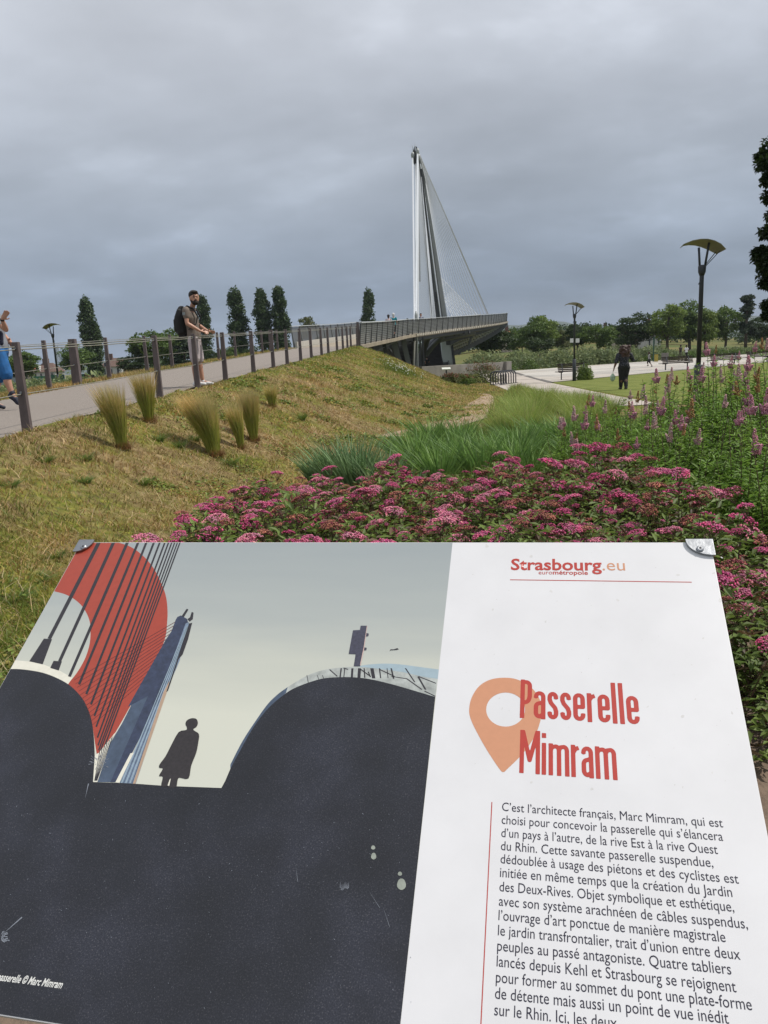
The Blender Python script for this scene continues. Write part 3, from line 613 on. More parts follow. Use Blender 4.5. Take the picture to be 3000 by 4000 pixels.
near_Y = [4.7, 8.9, 13.07, 15.0, 16.9, 19.5, 21.8, 23.5, 25.6, 27.7, 30.1, 31.6, 34.4, 36.4, 38.2, 39.7, 41.3]
far_Y = [4.5, 8.5, 12.5, 16.4, 17.9, 20, 22.3, 24.1, 26, 29, 31.6, 34.0, 36, 37.3, 38.6]
def fence(name, T_, YY, off, label, end_thick=None):
    root = empty(name, (float(tab(T_, YY[0])) + off, YY[0], float(path_z(YY[0]))), 0, label, 'fence'); ox = root.location.copy(); tops = []
    for i, y in enumerate(YY):
        x = float(tab(T_, y)) + off; z = tz(x, y) if off > 0 else float(path_z(y)); h = 1.04 + (float(path_z(y)) - z)
        th = end_thick == i
        fence_post(root, x - ox.x, y - ox.y, z - ox.z, h, .115 if not th else .21, .078 if not th else .16, .06 if not th else .12, math.radians(-4)); tops.append(Vector((x, y, float(path_z(y)))) - ox)
    for zz_ in (.985, .955, .45) if off > 0 else (.97, .45):
        for i in range(len(tops) - 1):
            a, b_ = tops[i] + Vector((0, 0, zz_)), tops[i + 1] + Vector((0, 0, zz_)); mid = (a + b_) / 2 - Vector((0, 0, .012 * (b_ - a).length / 4))
            MB().tube([a, mid, b_], .0065, 5, caps=False).obj('cable', wirem, root)
    return root
fence('cable_fence', NEAR, near_Y, 0.02, 'brown post and cable fence on the embankment side of the path, nearest the camera')
fence('cable_fence', FAR, far_Y, -0.12, 'brown cable fence on the far side of the path, with one thick anchor post', 4)

# ------------------------------------------------------------------ cable-stayed footbridge
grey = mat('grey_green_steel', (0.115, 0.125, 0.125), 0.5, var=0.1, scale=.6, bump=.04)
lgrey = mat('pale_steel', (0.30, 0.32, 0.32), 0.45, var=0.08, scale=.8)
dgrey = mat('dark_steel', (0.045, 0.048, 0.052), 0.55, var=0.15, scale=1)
slabm = mat('tan_deck_edge', (0.26, 0.22, 0.165), 0.85, var=0.2, scale=1.5, bump=.2)
cablem = mat('bright_cable_sleeve', (0.74, 0.76, 0.78), 0.28, var=0.03, scale=3, metal=0.55)
cablem2 = mat('grey_cable_sleeve', (0.36, 0.38, 0.39), 0.35, var=0.03, scale=3, metal=0.4)
stepm = mat('pale_step', (.42, .39, .34), .85, var=.1)
ltc = mat('light_cable', (.50, .52, .54), .4)
concm = mat('weathered_concrete', (0.20, 0.185, 0.165), 0.9, var=0.2, scale=1.6, bump=.2)
netm = bpy.data.materials.new('dark_wire_net'); netm.use_nodes = True; t = netm.node_tree; b = t.nodes['Principled BSDF']; b.inputs['Base Color'].default_value = (.075, .078, .075, 1); b.inputs['Roughness'].default_value = .5
tp = N(t, 'ShaderNodeBsdfTransparent'); mx = N(t, 'ShaderNodeMixShader'); nz = N(t, 'ShaderNodeTexNoise'); nz.inputs['Scale'].default_value = 2.5; tcx = N(t, 'ShaderNodeTexCoord'); t.links.new(tcx.outputs['Object'], nz.inputs['Vector'])
t.links.new(ramp(t, nz.outputs[0], [(.35, .84), (.65, .95)]), mx.inputs[0]); t.links.new(tp.outputs[0], mx.inputs[1]); t.links.new(b.outputs[0], mx.inputs[2]); t.links.new(mx.outputs[0], t.nodes['Material Output'].inputs[0])
O0 = Vector((2.6, 59, 0))
bridge = empty('footbridge', O0, 0, 'grey cable-stayed footbridge with tall slanting mast rising behind the grassy embankment', 'bridge')
def gnd(p, q):               # carry the line p > q on down to the ground
    d = (q - p).normalized(); return q + d * max(0, (q.z - tz(q.x, q.y) + .15) / max(.2, -d.z))
def bo(m_, name, mm, smooth=False, parent=None, bevel=0):
    m_.v = [v - O0 for v in m_.v]; return m_.obj(name, mm, parent or bridge, smooth, bevel=bevel)
# deck edge curve seen in the photograph: pixel of the parapet foot and its distance
E_px = [(1404, 1349, 41.6), (1450, 1339, 45.5), (1500, 1329, 50), (1550, 1319, 54.5), (1596, 1309, 59), (1640, 1304, 62.5), (1700, 1296, 67), (1760, 1288, 72), (1820, 1281, 78), (1880, 1273, 85), (1930, 1266, 93), (1965, 1260, 102), (1979, 1256, 109), (1975, 1254, 116)]
edge = [at(*e_) for e_ in E_px]
def cr3(P, n):
    o_ = []
    for i in range(len(P) - 1):
        p0, p1, p2, p3 = P[max(0, i - 1)], P[i], P[i + 1], P[min(len(P) - 1, i + 2)]
        for k in range(n):
            s = k / n; o_.append(0.5 * ((2 * p1) + (p2 - p0) * s + (2 * p0 - 5 * p1 + 4 * p2 - p3) * s * s + (3 * p1 - 3 * p2 + p3 - p0) * s ** 3))
    return o_ + [P[-1]]
edge = cr3(edge, 4)
W_ = 3.6; left_ = []
for i, p in enumerate(edge):
    d = (edge[min(i + 1, len(edge) - 1)] - edge[max(i - 1, 0)]); d.z = 0; d.normalize(); left_.append(p + Vector((-d.y, d.x, 0)) * W_)
dm = MB(); n = len(edge)
for i in range(n):
    a, b_ = edge[i], left_[i]; dn_ = Vector((0, 0, 1)); o_ = (a - b_).normalized() * .15
    dm.v += [a + o_ + dn_ * .0, b_ - o_, b_ - o_ - dn_ * .20, a + o_ - dn_ * .20]
for i in range(n - 1):
    for k in range(4): dm.f.append((i * 4 + k, i * 4 + (k + 1) % 4, i * 4 + 4 + (k + 1) % 4, i * 4 + 4 + k))
dm.f += [(3, 2, 1, 0), (n * 4 - 4, n * 4 - 3, n * 4 - 2, n * 4 - 1)]
bo(dm, 'deck', slabm)
# steel edge girder below the deck, starting at the landing
gmb = MB(); st = next(i for i, p in enumerate(edge) if p.y > 61)
for i in range(st, n):
    a = edge[i] + (left_[i] - edge[i]) * .05; bb_ = edge[i] + (left_[i] - edge[i]) * .18; gmb.v += [a + Vector((0, 0, -.204)), bb_ + Vector((0, 0, -.204)), bb_ + Vector((0, 0, -.62)), a + Vector((0, 0, -.50))]
for i in range(n - st - 1):
    for k in range(4): gmb.f.append((i * 4 + k, i * 4 + (k + 1) % 4, i * 4 + 4 + (k + 1) % 4, i * 4 + 4 + k))
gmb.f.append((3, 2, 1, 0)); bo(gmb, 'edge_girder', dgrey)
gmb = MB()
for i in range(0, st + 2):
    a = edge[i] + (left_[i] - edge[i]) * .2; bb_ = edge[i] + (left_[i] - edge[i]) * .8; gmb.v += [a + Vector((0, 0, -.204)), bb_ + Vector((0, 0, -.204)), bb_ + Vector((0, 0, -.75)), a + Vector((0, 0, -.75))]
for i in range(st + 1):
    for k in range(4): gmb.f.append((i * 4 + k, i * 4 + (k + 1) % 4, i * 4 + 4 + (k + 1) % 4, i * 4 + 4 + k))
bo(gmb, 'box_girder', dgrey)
for side, line_ in ((1, edge), (-1, left_)):
    lean = lambda i: (edge[i] - left_[i]).normalized() * side * .12
    # net, wires, rail, posts
    nm = MB()
    for i in range(n): nm.v += [line_[i] + Vector((0, 0, .06)), line_[i] + lean(i) + Vector((0, 0, 1.12))]
    for i in range(n - 1): nm.f.append((2 * i, 2 * i + 2, 2 * i + 3, 2 * i + 1))
    bo(nm, 'wire_net', netm)
    bo(MB().tube([line_[i] + lean(i) * 1.1 + Vector((0, 0, 1.17)) for i in range(n)], [(.085, .03)] * n, 6), 'handrail', lgrey)
    if side > 0:
        wv = MB()
        for k in range(9):
            zz_ = .12 + k * .11; wv.tube([line_[i] + lean(i) * zz_ + Vector((0, 0, zz_)) for i in range(n)], .008, 4, caps=False)
        w_o = bo(wv, 'parapet_wires', cablem2); w_o['kind'] = 'stuff'
    acc = 0; last = None
    for i in range(n - 1):
        seg = (line_[i + 1] - line_[i]).length; k = 0
        while acc <= seg:
            p = line_[i] + (line_[i + 1] - line_[i]) * (acc / seg); l_ = lean(i)
            if i * 1.0 < n - 2: bo(MB().beam(p + Vector((0, 0, .01)), p + l_ + Vector((0, 0, 1.14)), .05, .09, .035, .06, up=l_), 'parapet_post', dgrey if side > 0 else grey)
            acc += 1.9
        acc -= seg
# white kerb on the far side of the first ramp; bright blocks on the far edge
kb = MB()
for i in range(0, 17): kb.beam(left_[i] + Vector((0.12, -.02, .17)), left_[i + 1] + Vector((.12, -.02, .17)), .12, .34)
bo(kb, 'kerb', mat('whitish_kerb', (.42, .40, .36), .8, var=.1))
for i in range(st - 1, n - 4):
    for s in (0, .5):
        p = edge[i].lerp(edge[i + 1], s); d = (edge[i + 1] - edge[i]).normalized(); o_ = (edge[i] - left_[i]).normalized() * .16
        bo(MB().beam(p + o_ + d * .1 + Vector((0, 0, -.04)), p + o_ + d * (.1 + (edge[i + 1] - edge[i]).length * .32) + Vector((0, 0, -.04)), .12, .16), 'edge_block', mat('pale_block', (.40, .37, .31), .8, var=.1))
# joint post and small notice at the start and the landing
bo(MB().beam(at(1404, 1352, 41.5), at(1396, 1258, 41.5), .14, .12), 'end_post', postm)
bo(MB().box(at(1424, 1288, 43.2) + Vector((0, -.1, 0)), (.10, .03, .30)), 'notice', mat('notice_white', (.6, .62, .6), .5))
pp = at(1596, 1309, 59); bo(MB().beam(pp, pp + Vector((-.05, 0, 1.25)), .12, .12), 'joint_post', grey)
# mast: two converging box legs, crown piece, base pier
YM = 86
def leg(px_top, px_bot, w0, w1, yo0=0, yo1=0, name='mast_leg', mm=grey, d0=.5, d1=.9):
    a, b_ = at(*px_top, YM + yo0), at(*px_bot, YM + yo1); bo(MB().beam(a, b_, w0, d0, w1, d1, up=(0, 1, 0)), name, mm, bevel=.03)
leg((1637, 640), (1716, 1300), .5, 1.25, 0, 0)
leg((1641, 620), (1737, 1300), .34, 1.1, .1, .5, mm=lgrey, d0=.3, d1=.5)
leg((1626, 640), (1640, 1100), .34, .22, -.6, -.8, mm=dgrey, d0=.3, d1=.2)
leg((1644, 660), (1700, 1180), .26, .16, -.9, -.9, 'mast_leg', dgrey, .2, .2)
bo(MB().tube([at(1642, 640, YM - .9), at(1724, 1255, YM - .9)], .07, 8), 'mast_pipe', cablem)
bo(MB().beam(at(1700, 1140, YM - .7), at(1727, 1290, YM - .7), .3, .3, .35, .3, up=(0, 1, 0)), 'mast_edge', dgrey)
cr = [(1613, 590), (1620, 568), (1630, 575), (1638, 600), (1640, 650), (1626, 650), (1616, 640)]
v = [at(x, y, YM - .45) for x, y in cr] + [at(x, y, YM + .3) for x, y in cr]; k = len(cr)
cmb = MB().add(v, [tuple(range(k))[::-1], tuple(range(k, 2 * k))] + [(i, (i + 1) % k, k + (i + 1) % k, k + i) for i in range(k)]); bo(cmb, 'mast_crown', dgrey)
for px_, py_ in ((1612, 606), (1631, 592), (1636, 614)):
    a = at(px_, py_ - 12, YM - 1); b_ = at(px_, py_ + 13, YM - 1); bo(MB().tube([a, a.lerp(b_, .35), b_.lerp(a, .3), b_], [.10, .19, .17, .09], 10), 'cable_anchor', lgrey, True)
for px_, py_ in ((1611, 568), (1621, 560), (1630, 576)): bo(MB().tube([at(px_, py_, YM - .6), at(px_ + 1, py_ + 28, YM - .6)], .045, 6), 'lightning_rod', cablem)
pr = [at(1719, 1310, YM), at(1755, 1306, YM), gnd(at(1755, 1306, YM), at(1769, 1412, YM)), gnd(at(1719, 1310, YM), at(1730, 1420, YM))]
v = [p + Vector((0, -.6, 0)) for p in pr] + [p + Vector((0, .6, 0)) for p in pr]
bo(MB().add(v, [(0, 3, 2, 1), (4, 5, 6, 7), (0, 1, 5, 4), (1, 2, 6, 5), (2, 3, 7, 6), (3, 0, 4, 7)]), 'base_pier', mat('grey_pier_paint', (.40, .44, .42), .5, var=.08, scale=.5))
bo(MB().beam(at(1758, 1304, YM - .2), gnd(at(1758, 1304, YM - .2), at(1772, 1412, YM - .2)), .22, 1.0, .3, 1.0, up=(0, 1, 0)), 'pier_flange', dgrey)
# cables
def cable(a, b_, r, mm=cablem): bo(MB().tube([a, b_], r, 6, caps=False), 'stay_cable', mm)
cable(at(1612, 616, YM - 1), at(1619, 1262, 62), .085); cable(at(1631, 600, YM - 1), at(1626, 1262, 62), .10); cable(at(1624, 640, YM - 1), at(1622, 1262, 62), .045)
bo(MB().tube([at(1620, 1316, 62.2), gnd(at(1620, 1316, 62.2), at(1616, 1425, 62.6))], .09, 8), 'anchor_rod', cablem)
bo(MB().tube([at(1629, 1316, 62.2), gnd(at(1629, 1316, 62.2), at(1631, 1425, 62.6))], .07, 8), 'anchor_rod', lgrey)
bo(MB().tube([at(1625, 1215, 61.8), at(1626, 1232, 61.8), at(1626, 1250, 61.8), at(1628, 1290, 61.8)], [.06, .14, .13, .13], 10), 'anchor_sleeve', lgrey, True)
for i in range(16):                      # dense fan to the near deck
    s = i / 15; cable(at(1634 + 8 * s, 622 + 60 * s, YM - .7 + .4 * s), at(1634 + 50 * s ** .9, 1250 - 6 * s, 64 + 16 * s), .016 if 0 < i < 15 else .045, ltc if i in (0, 15) else cablem2)
top = [(1637 + 24 * s ** 1.1, 600 + 108 * s) for s in np.linspace(0, 1, 14)]
for i in range(14):                      # open fan to the curved deck
    s = i / 13; xx = 1903 - (1903 - 1752) * s; yb = 1228 + 10 * s
    cable(at(*top[i], YM - .3), at(xx, yb, 96 - 20 * s), .027 if i else .04, ltc)
cable(at(1636, 596, YM - .2), at(1907, 1227, 96.4), .045, cablem2)
for i in range(5): cable(at(1642 + i, 640 + 16 * i, YM - .5), at(1690 + 3 * i, 1246, 80), .03, cablem)
for i in range(14):
    p = at(top[i][0] + 1.5, top[i][1] + 4, YM - .55); bo(MB().tube([p, p + Vector((.06, 0, -.4))], .075, 6), 'cable_socket', lgrey)
# lower arched deck with pale ribs seen from beneath, dark edge beams
e1 = [at(1977, 1264, 110), at(1930, 1297, 104), at(1860, 1335, 97), at(1800, 1364, 92), at(1764, 1378, 89)]
e2 = [at(1950, 1262, 102), at(1895, 1283, 94), at(1840, 1302, 88), at(1790, 1318, 84), at(1750, 1335, 82)]
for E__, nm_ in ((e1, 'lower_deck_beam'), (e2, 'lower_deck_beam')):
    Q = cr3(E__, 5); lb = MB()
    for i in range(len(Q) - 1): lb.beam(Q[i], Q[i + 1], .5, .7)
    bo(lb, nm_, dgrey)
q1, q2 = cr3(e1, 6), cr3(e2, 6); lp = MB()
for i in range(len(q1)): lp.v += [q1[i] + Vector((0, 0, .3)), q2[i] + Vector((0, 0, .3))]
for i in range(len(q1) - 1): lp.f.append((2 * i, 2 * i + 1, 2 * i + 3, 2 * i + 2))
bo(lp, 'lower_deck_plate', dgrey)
for i in range(1, len(q1) - 1): bo(MB().beam(q1[i] + Vector((0, 0, .12)), q2[i] + Vector((0, 0, .12)), .16, .22), 'deck_rib', lgrey)
for i in range(3): bo(MB().tube([q1[j].lerp(q2[j], .25 + .25 * i) + Vector((0, 0, -.02)) for j in range(1, len(q1) - 1)], .07, 5), 'service_pipe', cablem2)
for a, b_ in (((1930, 1262, 100), (1930, 1280, 100)), ((1957, 1258, 106), (1957, 1278, 106)), ((1849, 1290, 86), (1827, 1360, 86)), ((1820, 1352, 86), (1790, 1385, 86))): bo(MB().beam(at(*a), at(*b_), .22, .22), 'hanger', grey)
# curved strut and branching arms, landing box, trestles
def arc_beam(L, w0, w1, name, mm):
    Q = cr3([at(*p) for p in L], 6); m_ = MB(); n_ = len(Q) - 1
    m_.tube(Q, [(w0 + (w1 - w0) * i / n_) for i in range(n_ + 1)], 8); bo(m_, name, mm, True)
arc_beam([(1634, 1455, 80), (1644, 1412, 80), (1654, 1385, 80), (1676, 1352, 80), (1716, 1326, 80), (1790, 1310, 82), (1850, 1300, 86)], .50, .30, 'curved_strut', mat('strut_paint', (.085, .092, .10), .5, var=.1))
arc_beam([(1634, 1455, 79.5), (1644, 1412, 79.5), (1652, 1370, 79), (1664, 1335, 78), (1676, 1312, 77)], .42, .30, 'curved_strut', dgrey)
arc_beam([(1660, 1390, 79.5), (1690, 1352, 79), (1712, 1330, 78.5), (1730, 1316, 78)], .30, .26, 'curved_strut', grey)
lb = [at(1580, 1316, 60), at(1640, 1306, 63), at(1700, 1300, 70), at(1640, 1312, 74)]
v = [p + Vector((0, 0, -.05)) for p in lb] + [p + Vector((0, 0, -.38)) for p in lb]; bo(MB().add(v, [(0, 1, 2, 3), (7, 6, 5, 4), (0, 4, 5, 1), (1, 5, 6, 2), (2, 6, 7, 3), (3, 7, 4, 0)]), 'landing_box', dgrey)
for a, b_, ww in (((1539, 1335, 56), (1555, 1398, 56), .42), ((1573, 1322, 60), (1594, 1412, 60), .42), ((1548, 1340, 57), (1552, 1385, 57), .3), ((1500, 1345, 52), (1506, 1375, 52), .25), ((1650, 1318, 64), (1657, 1425, 64), .14), ((1640, 1318, 64), (1643, 1430, 64), .14)):
    bo(MB().beam(at(*a), gnd(at(*a), at(*b_)), ww, .3, ww * .8, .3, up=(0, 1, 0)), 'trestle_leg', dgrey if ww < .4 else grey)
# tie rods below the ramp
for a, b_ in (((1470, 1372, 50), (1575, 1318, 57)), ((1430, 1356, 46), (1560, 1330, 57)), ((1515, 1352, 53), (1530, 1374, 53))): bo(MB().tube([at(*a), at(*b_)], .035, 5), 'tie_rod', grey)
# hanging lamps under the curved deck
for x_, y_ in ((1775, 1300), (1792, 1297), (1812, 1293), (1832, 1290)):
    p = at(x_, y_, 78); bo(MB().tube([p, p + Vector((0, 0, -.28)), p + Vector((0, 0, -.34))], [.05, .14, .05], 8), 'floodlight', dgrey)
tag(bridge)
# staircases below the landing: treads one by one
def stairs(label, cols, name='staircase', n_=24, mm=concm):
    (xb, yb, Yb, wb), (xt, yt, Yt, wt) = cols; a, b_ = at(xb, yb, Yb), at(xt, yt, Yt); root = empty(name, a, 0, label, 'staircase', None)
    for i in range(n_):
        s = (i + .5) / n_; c_ = a.lerp(b_, s) - a; ww = (wb + (wt - wb) * s); stp = (b_ - a) / n_
        MB().box(c_, (ww, abs(stp.y) * 1.1 + .02, max(.05, stp.z * .42))).obj('step', mm or stepm, root)
    for sx_ in (-1, 1): MB().beam(Vector((sx_ * (wb / 2 + .06), 0, .0)), (b_ - a) + Vector((sx_ * (wt / 2 + .06), 0, 0)), .1, .35).obj('stringer', grey, root)
    m_ = MB(); m_.beam(Vector((0, .25, -.15)), (b_ - a) + Vector((0, .25, -.15)), wb, .04); m_.obj('riser_plate', dgrey, root)
    return root
stairs('concrete staircase with many thin steps rising under the landing behind the embankment', ((1579, 1468, 64, 1.6), (1602, 1322, 72, 1.3)), n_=26)
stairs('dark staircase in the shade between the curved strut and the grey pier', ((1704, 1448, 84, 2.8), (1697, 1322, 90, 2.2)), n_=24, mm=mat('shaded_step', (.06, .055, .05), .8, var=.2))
stairs('pale narrow flight of steps left of the trestle leg under the ramp', ((1560, 1468, 64, 1.0), (1556, 1345, 69, .8)), n_=22)
# solid dark retaining wall under the ramp
aw = MB(); aw.hexa([at(1440, 1500, 48) * 1, at(1560, 1470, 66), at(1560, 1470, 66.4), at(1440, 1500, 48.4), at(1440, 1352, 48), at(1560, 1345, 66), at(1560, 1345, 66.4), at(1440, 1352, 48.4)])
o = aw.obj('abutment_wall', mat('dark_concrete', (.04, .037, .034), .9, var=.3, scale=1)); tag(o, 'dark abutment wall under the ramp of the footbridge', 'wall')  # near-black concrete colour all over, mottled by noise
# far bank pylon seen through the fan
fb = empty('white_pylon', at(1700, 1300, 320), 0, 'slim white pylon with a fan of thin white cables, far behind the mast', 'pylon'); fo = fb.location.copy()
wpm = mat('white_pylon_paint', (.66, .67, .68), .5)
m_ = MB().beam(at(1706, 1070, 320) - fo, at(1700, 1252, 320) - fo, .3, 1.0, 4.6, 1.5, up=(0, 1, 0)); m_.obj('pylon_leg', wpm, fb)
for i in range(12):
    s = i / 11; MB().tube([at(1716 + 4 * s, 1078 + 60 * s, 320) - fo, at(1866 - 100 * s, 1231 + 5 * s, 300) - fo], .085 if i else .12, 5, caps=False).obj('stay_cable', wpm, fb)

# ------------------------------------------------------------------ vegetation builders
def nrm(a): return a / np.maximum(np.linalg.norm(a, axis=1, keepdims=True), 1e-9)
def leaves(P, D, NV, L, Wd, rs):
    """leaf = 2 quads folded along the midrib, 6 vertices: base, left, right, mid, tip"""
    n = len(P); D = nrm(D); S = nrm(np.cross(D, NV)); Nn = nrm(np.cross(S, D)); L = np.asarray(L).reshape(-1, 1); Wd = np.asarray(Wd).reshape(-1, 1)
    base = P; tip = P + D * L - Nn * L * .18; lf = P + D * L * .45 + S * Wd / 2 + Nn * Wd * .15; rt = P + D * L * .45 - S * Wd / 2 + Nn * Wd * .15
    V = np.stack([base, lf, tip, rt], 1).reshape(-1, 3); i = np.arange(n)[:, None] * 4
    F = np.concatenate([i + np.array([[0, 1, 2]]), i + np.array([[0, 2, 3]])], 0)
    return V, F
def blades(P, H, Wd, lean, rs, seg=3, curve=1.6):
    """upright grass blades: P (n,3) roots, H heights, lean (n,2) horizontal offset of the tip"""
    n = len(P); H = np.asarray(H).reshape(-1, 1); Wd = np.asarray(Wd).reshape(-1, 1); a = rs.uniform(0, 2 * PI, n)
    S = np.stack([np.cos(a), np.sin(a), np.zeros(n)], 1); Vs = []
    for k in range(seg + 1):
        s = k / seg; c_ = P + np.concatenate([lean * s ** curve, H * s * (1 - .12 * s)], 1); wv = Wd * (1 - s) ** .7 / 2
        if k < seg: Vs += [c_ - S * wv, c_ + S * wv]
        else: Vs.append(c_)
    m_ = 2 * seg + 1; V = np.stack(Vs, 1).reshape(-1, 3); i = np.arange(n)[:, None] * m_; F = []
    for k in range(seg - 1): F += [i + np.array([[2 * k, 2 * k + 1, 2 * k + 3]]), i + np.array([[2 * k, 2 * k + 3, 2 * k + 2]])]
    F.append(i + np.array([[2 * seg - 2, 2 * seg - 1, 2 * seg]]))
    return V, np.concatenate(F, 0)
def join(parts):
    Vs, Fs, Ms, o = [], [], [], 0
    for V, F, m_ in parts: Vs.append(V); Fs.append(F + o); Ms.append(np.full(len(F), m_)); o += len(V)
    return np.concatenate(Vs), np.concatenate(Fs), np.concatenate(Ms)
def rdir(n, rs):
    v = rs.normal(size=(n, 3)); return nrm(v)
bark = mat('grey_brown_bark', (0.085, 0.068, 0.052), 0.9, var=.35, scale=4, bump=.6, stretch=(1, 1, .25))
stemm = mat('reddish_stem', (0.075, 0.045, 0.026), 0.7, var=.3, scale=12)
LG = {k: leafmat('leaf_' + k, c_, tr=t_) for k, c_, t_ in (
    ('dark', (0.044, 0.076, 0.024), .25), ('poplar', (0.052, 0.090, 0.034), .3), ('mid', (0.092, 0.150, 0.036), .35), ('light', (0.150, 0.215, 0.050), .35),
    ('olive', (0.125, 0.145, 0.060), .3), ('willow', (0.170, 0.215, 0.105), .35), ('conifer', (0.036, 0.058, 0.034), .2), ('maple', (0.022, 0.040, 0.010), .25),
    ('spirea', (0.13, 0.19, 0.045), .35), ('spire', (0.165, 0.275, 0.050), .4))}

def tree_meshes(kind, leaf, seed, n=5200, size=.42):
    """unit tree about 10 m tall: returns (crown mesh, trunk mesh)"""
    rs = np.random.RandomState(seed); H = 10.0; lob = []
    if kind == 'poplar':
        for k in range(60):
            h = rs.uniform(.06, 1); r = 1.45 * (np.sin(min(1, (h + .02) * 1.15) * PI * .5 + .0) * (1 - h ** 2.6)) + .10; a = rs.uniform(0, 2 * PI); rr = r * rs.uniform(.25, .78)
            lob.append((rr * np.cos(a), rr * np.sin(a), .3 + h * 9.4, .42 + .25 * rs.rand(), .42 + .25 * rs.rand(), .95))
    elif kind == 'conifer':
        for k in range(64):
            h = (k + .5) / 64; r = 2.9 * (1 - h) ** .85 + .12; a = rs.uniform(0, 2 * PI); rr = r * rs.uniform(.35, .95)
            lob.append((rr * np.cos(a), rr * np.sin(a), 1.6 + h * 8.2, .75 * (1 - h * .6), .75 * (1 - h * .6), .22))
    elif kind == 'pine':
        for k in range(30):
            h = rs.uniform(.35, 1); r = 1.9 * (1.15 - h) * (1 if rs.rand() < .7 else 1.3) + .2; a = rs.uniform(0, 2 * PI); rr = r * rs.uniform(.3, 1)
            lob.append((rr * np.cos(a), rr * np.sin(a), h * 9.7, .62, .62, .25))
    elif kind == 'bare':
        for k in range(26):
            u = rdir(1, rs)[0]; rr = rs.uniform(.5, 1); lob.append((3.2 * u[0] * rr, 3.2 * u[1] * rr, 6.2 + 3.4 * u[2] * rr, .6, .6, .5))
    else:
        wide = {'round': 3.9, 'tall': 3.0, 'loose': 3.6}[kind]; cz = {'round': 5.9, 'tall': 5.6, 'loose': 5.8}[kind]; hz_ = {'round': 3.5, 'tall': 4.0, 'loose': 3.7}[kind]
        for k in range({'round': 40, 'tall': 40, 'loose': 34}[kind]):
            u = rdir(1, rs)[0]; rr = rs.uniform(.45, 1.0) ** .6 * rs.uniform(.8, 1.05); s = rs.uniform(.6, 1.35)
            lob.append((wide * u[0] * rr * .82, wide * u[1] * rr * .82, cz + hz_ * u[2] * rr * .85, s, s, s * .75))
    lob = np.array(lob); n = int(n); w_ = (lob[:, 3] * lob[:, 4] + lob[:, 3] * lob[:, 5]); idx = rs.choice(len(lob), n, p=w_ / w_.sum())
    u = rdir(n, rs); u[:, 2] = np.where(rs.rand(n) < .25, u[:, 2], np.abs(u[:, 2]) * .9 + .05 * u[:, 2]); u = nrm(u); rr = rs.uniform(.55, 1.08, n)[:, None]
    P = lob[idx, :3] + u * lob[idx, 3:6] * rr; D = nrm(rdir(n, rs) + u * .5 + np.array([0, 0, -.25])); NV = nrm(u + rdir(n, rs) * .7)
    L = rs.uniform(.6, 1.2, n) * size
    V, F = leaves(P, D, NV, L, L * .62, rs); crown = npmesh('crown', V, F, leaf)
    m_ = MB(); th = {'poplar': 1.2, 'conifer': 2.5, 'pine': 9, 'bare': 4}.get(kind, 3.2); m_.tube([(0, 0, -.3), (.04, .02, th * .4), (-.03, .05, th), (.05, 0, H * .72)], [.30, .24, .19, .06], 8)
    lim = lob[rs.choice(len(lob), 10, replace=False)]
    for q in lim:
        z0_ = min(q[2] * .7, th + 1.2) if kind not in ('pine', 'conifer') else q[2] - .1
        m_.tube([(0, 0, z0_), (q[0] * .5, q[1] * .5, (z0_ + q[2]) / 2 - .1), (q[0], q[1], q[2])], [.12, .08, .03], 5, caps=False)
    return crown, mesh('trunk', m_.v, m_.f, bark, smooth=True)
PROTO = {}
def tree(name, kind, leafk, px, ytop, Yd, width_px, label, cat_='tree', group=None, base=None, seed=1, n=5200, size=.42, zbase=None, hmul=1.0):
    """tree whose top is seen at (px, ytop), standing Yd metres ahead; width of its crown in photograph pixels"""
    key = (kind, leafk, seed)
    if key not in PROTO: PROTO[key] = tree_meshes(kind, LG[leafk], seed, n, size)
    cm, tm = PROTO[key]; top = at(px, ytop, Yd); z0_ = tz(top.x, top.y) if zbase is None else zbase
    h = (top.z - z0_) / 9.75; wn = {'poplar': 2.45, 'conifer': 4.6, 'pine': 3.4, 'round': 6.1, 'tall': 4.9, 'loose': 5.8, 'bare': 6.2}[kind]; w_ = width_px / F_PX * Yd / wn
    root = empty(name, (top.x, top.y, z0_), R.uniform(0, 6.28), label, cat_, group)
    for nm_, me in (('crown', cm), ('trunk', tm)): o_ = link(nm_, me, root); o_.scale = (w_, w_, h)
    return root

# trees of the far bank and the park, left to right
tree('poplar_tree', 'poplar', 'poplar', 334, 1182, 150, 78, 'tall narrow poplar leftmost, right of the left street lamp', seed=1, n=9000, size=.30)
tree('poplar_tree', 'poplar', 'poplar', 372, 1272, 151, 50, 'shorter slim poplar touching the right side of the leftmost tall poplar', seed=2, n=9000, size=.30)
tree('poplar_tree', 'poplar', 'poplar', 788, 1172, 160, 70, 'poplar half hidden behind the standing man with the backpack', seed=3, n=9000, size=.30)
tree('poplar_tree', 'poplar', 'poplar', 918, 1148, 150, 82, 'left one of the three tall poplars beyond the path', seed=1, n=9000, size=.30)
tree('poplar_tree', 'poplar', 'poplar', 1018, 1143, 150, 76, 'middle one of the three tall poplars beyond the path', seed=2, n=9000, size=.30)
tree('poplar_tree', 'poplar', 'poplar', 1088, 1140, 150, 78, 'right one of the three tall poplars, nearest the start of the bridge rail', seed=3, n=9000, size=.30)
tree('poplar_tree', 'poplar', 'poplar', 1437, 1150, 170, 60, 'lone poplar standing behind the bridge deck, left of the mast', seed=1, n=9000, size=.30)
tree('deciduous_tree', 'bare', 'olive', 1200, 1216, 140, 100, 'thin brownish sparse tree showing above the bridge rail', seed=4, n=2600, size=.34)
tree('deciduous_tree', 'round', 'mid', 600, 1276, 115, 190, 'broad green round tree left of the man, behind the fence', seed=5)
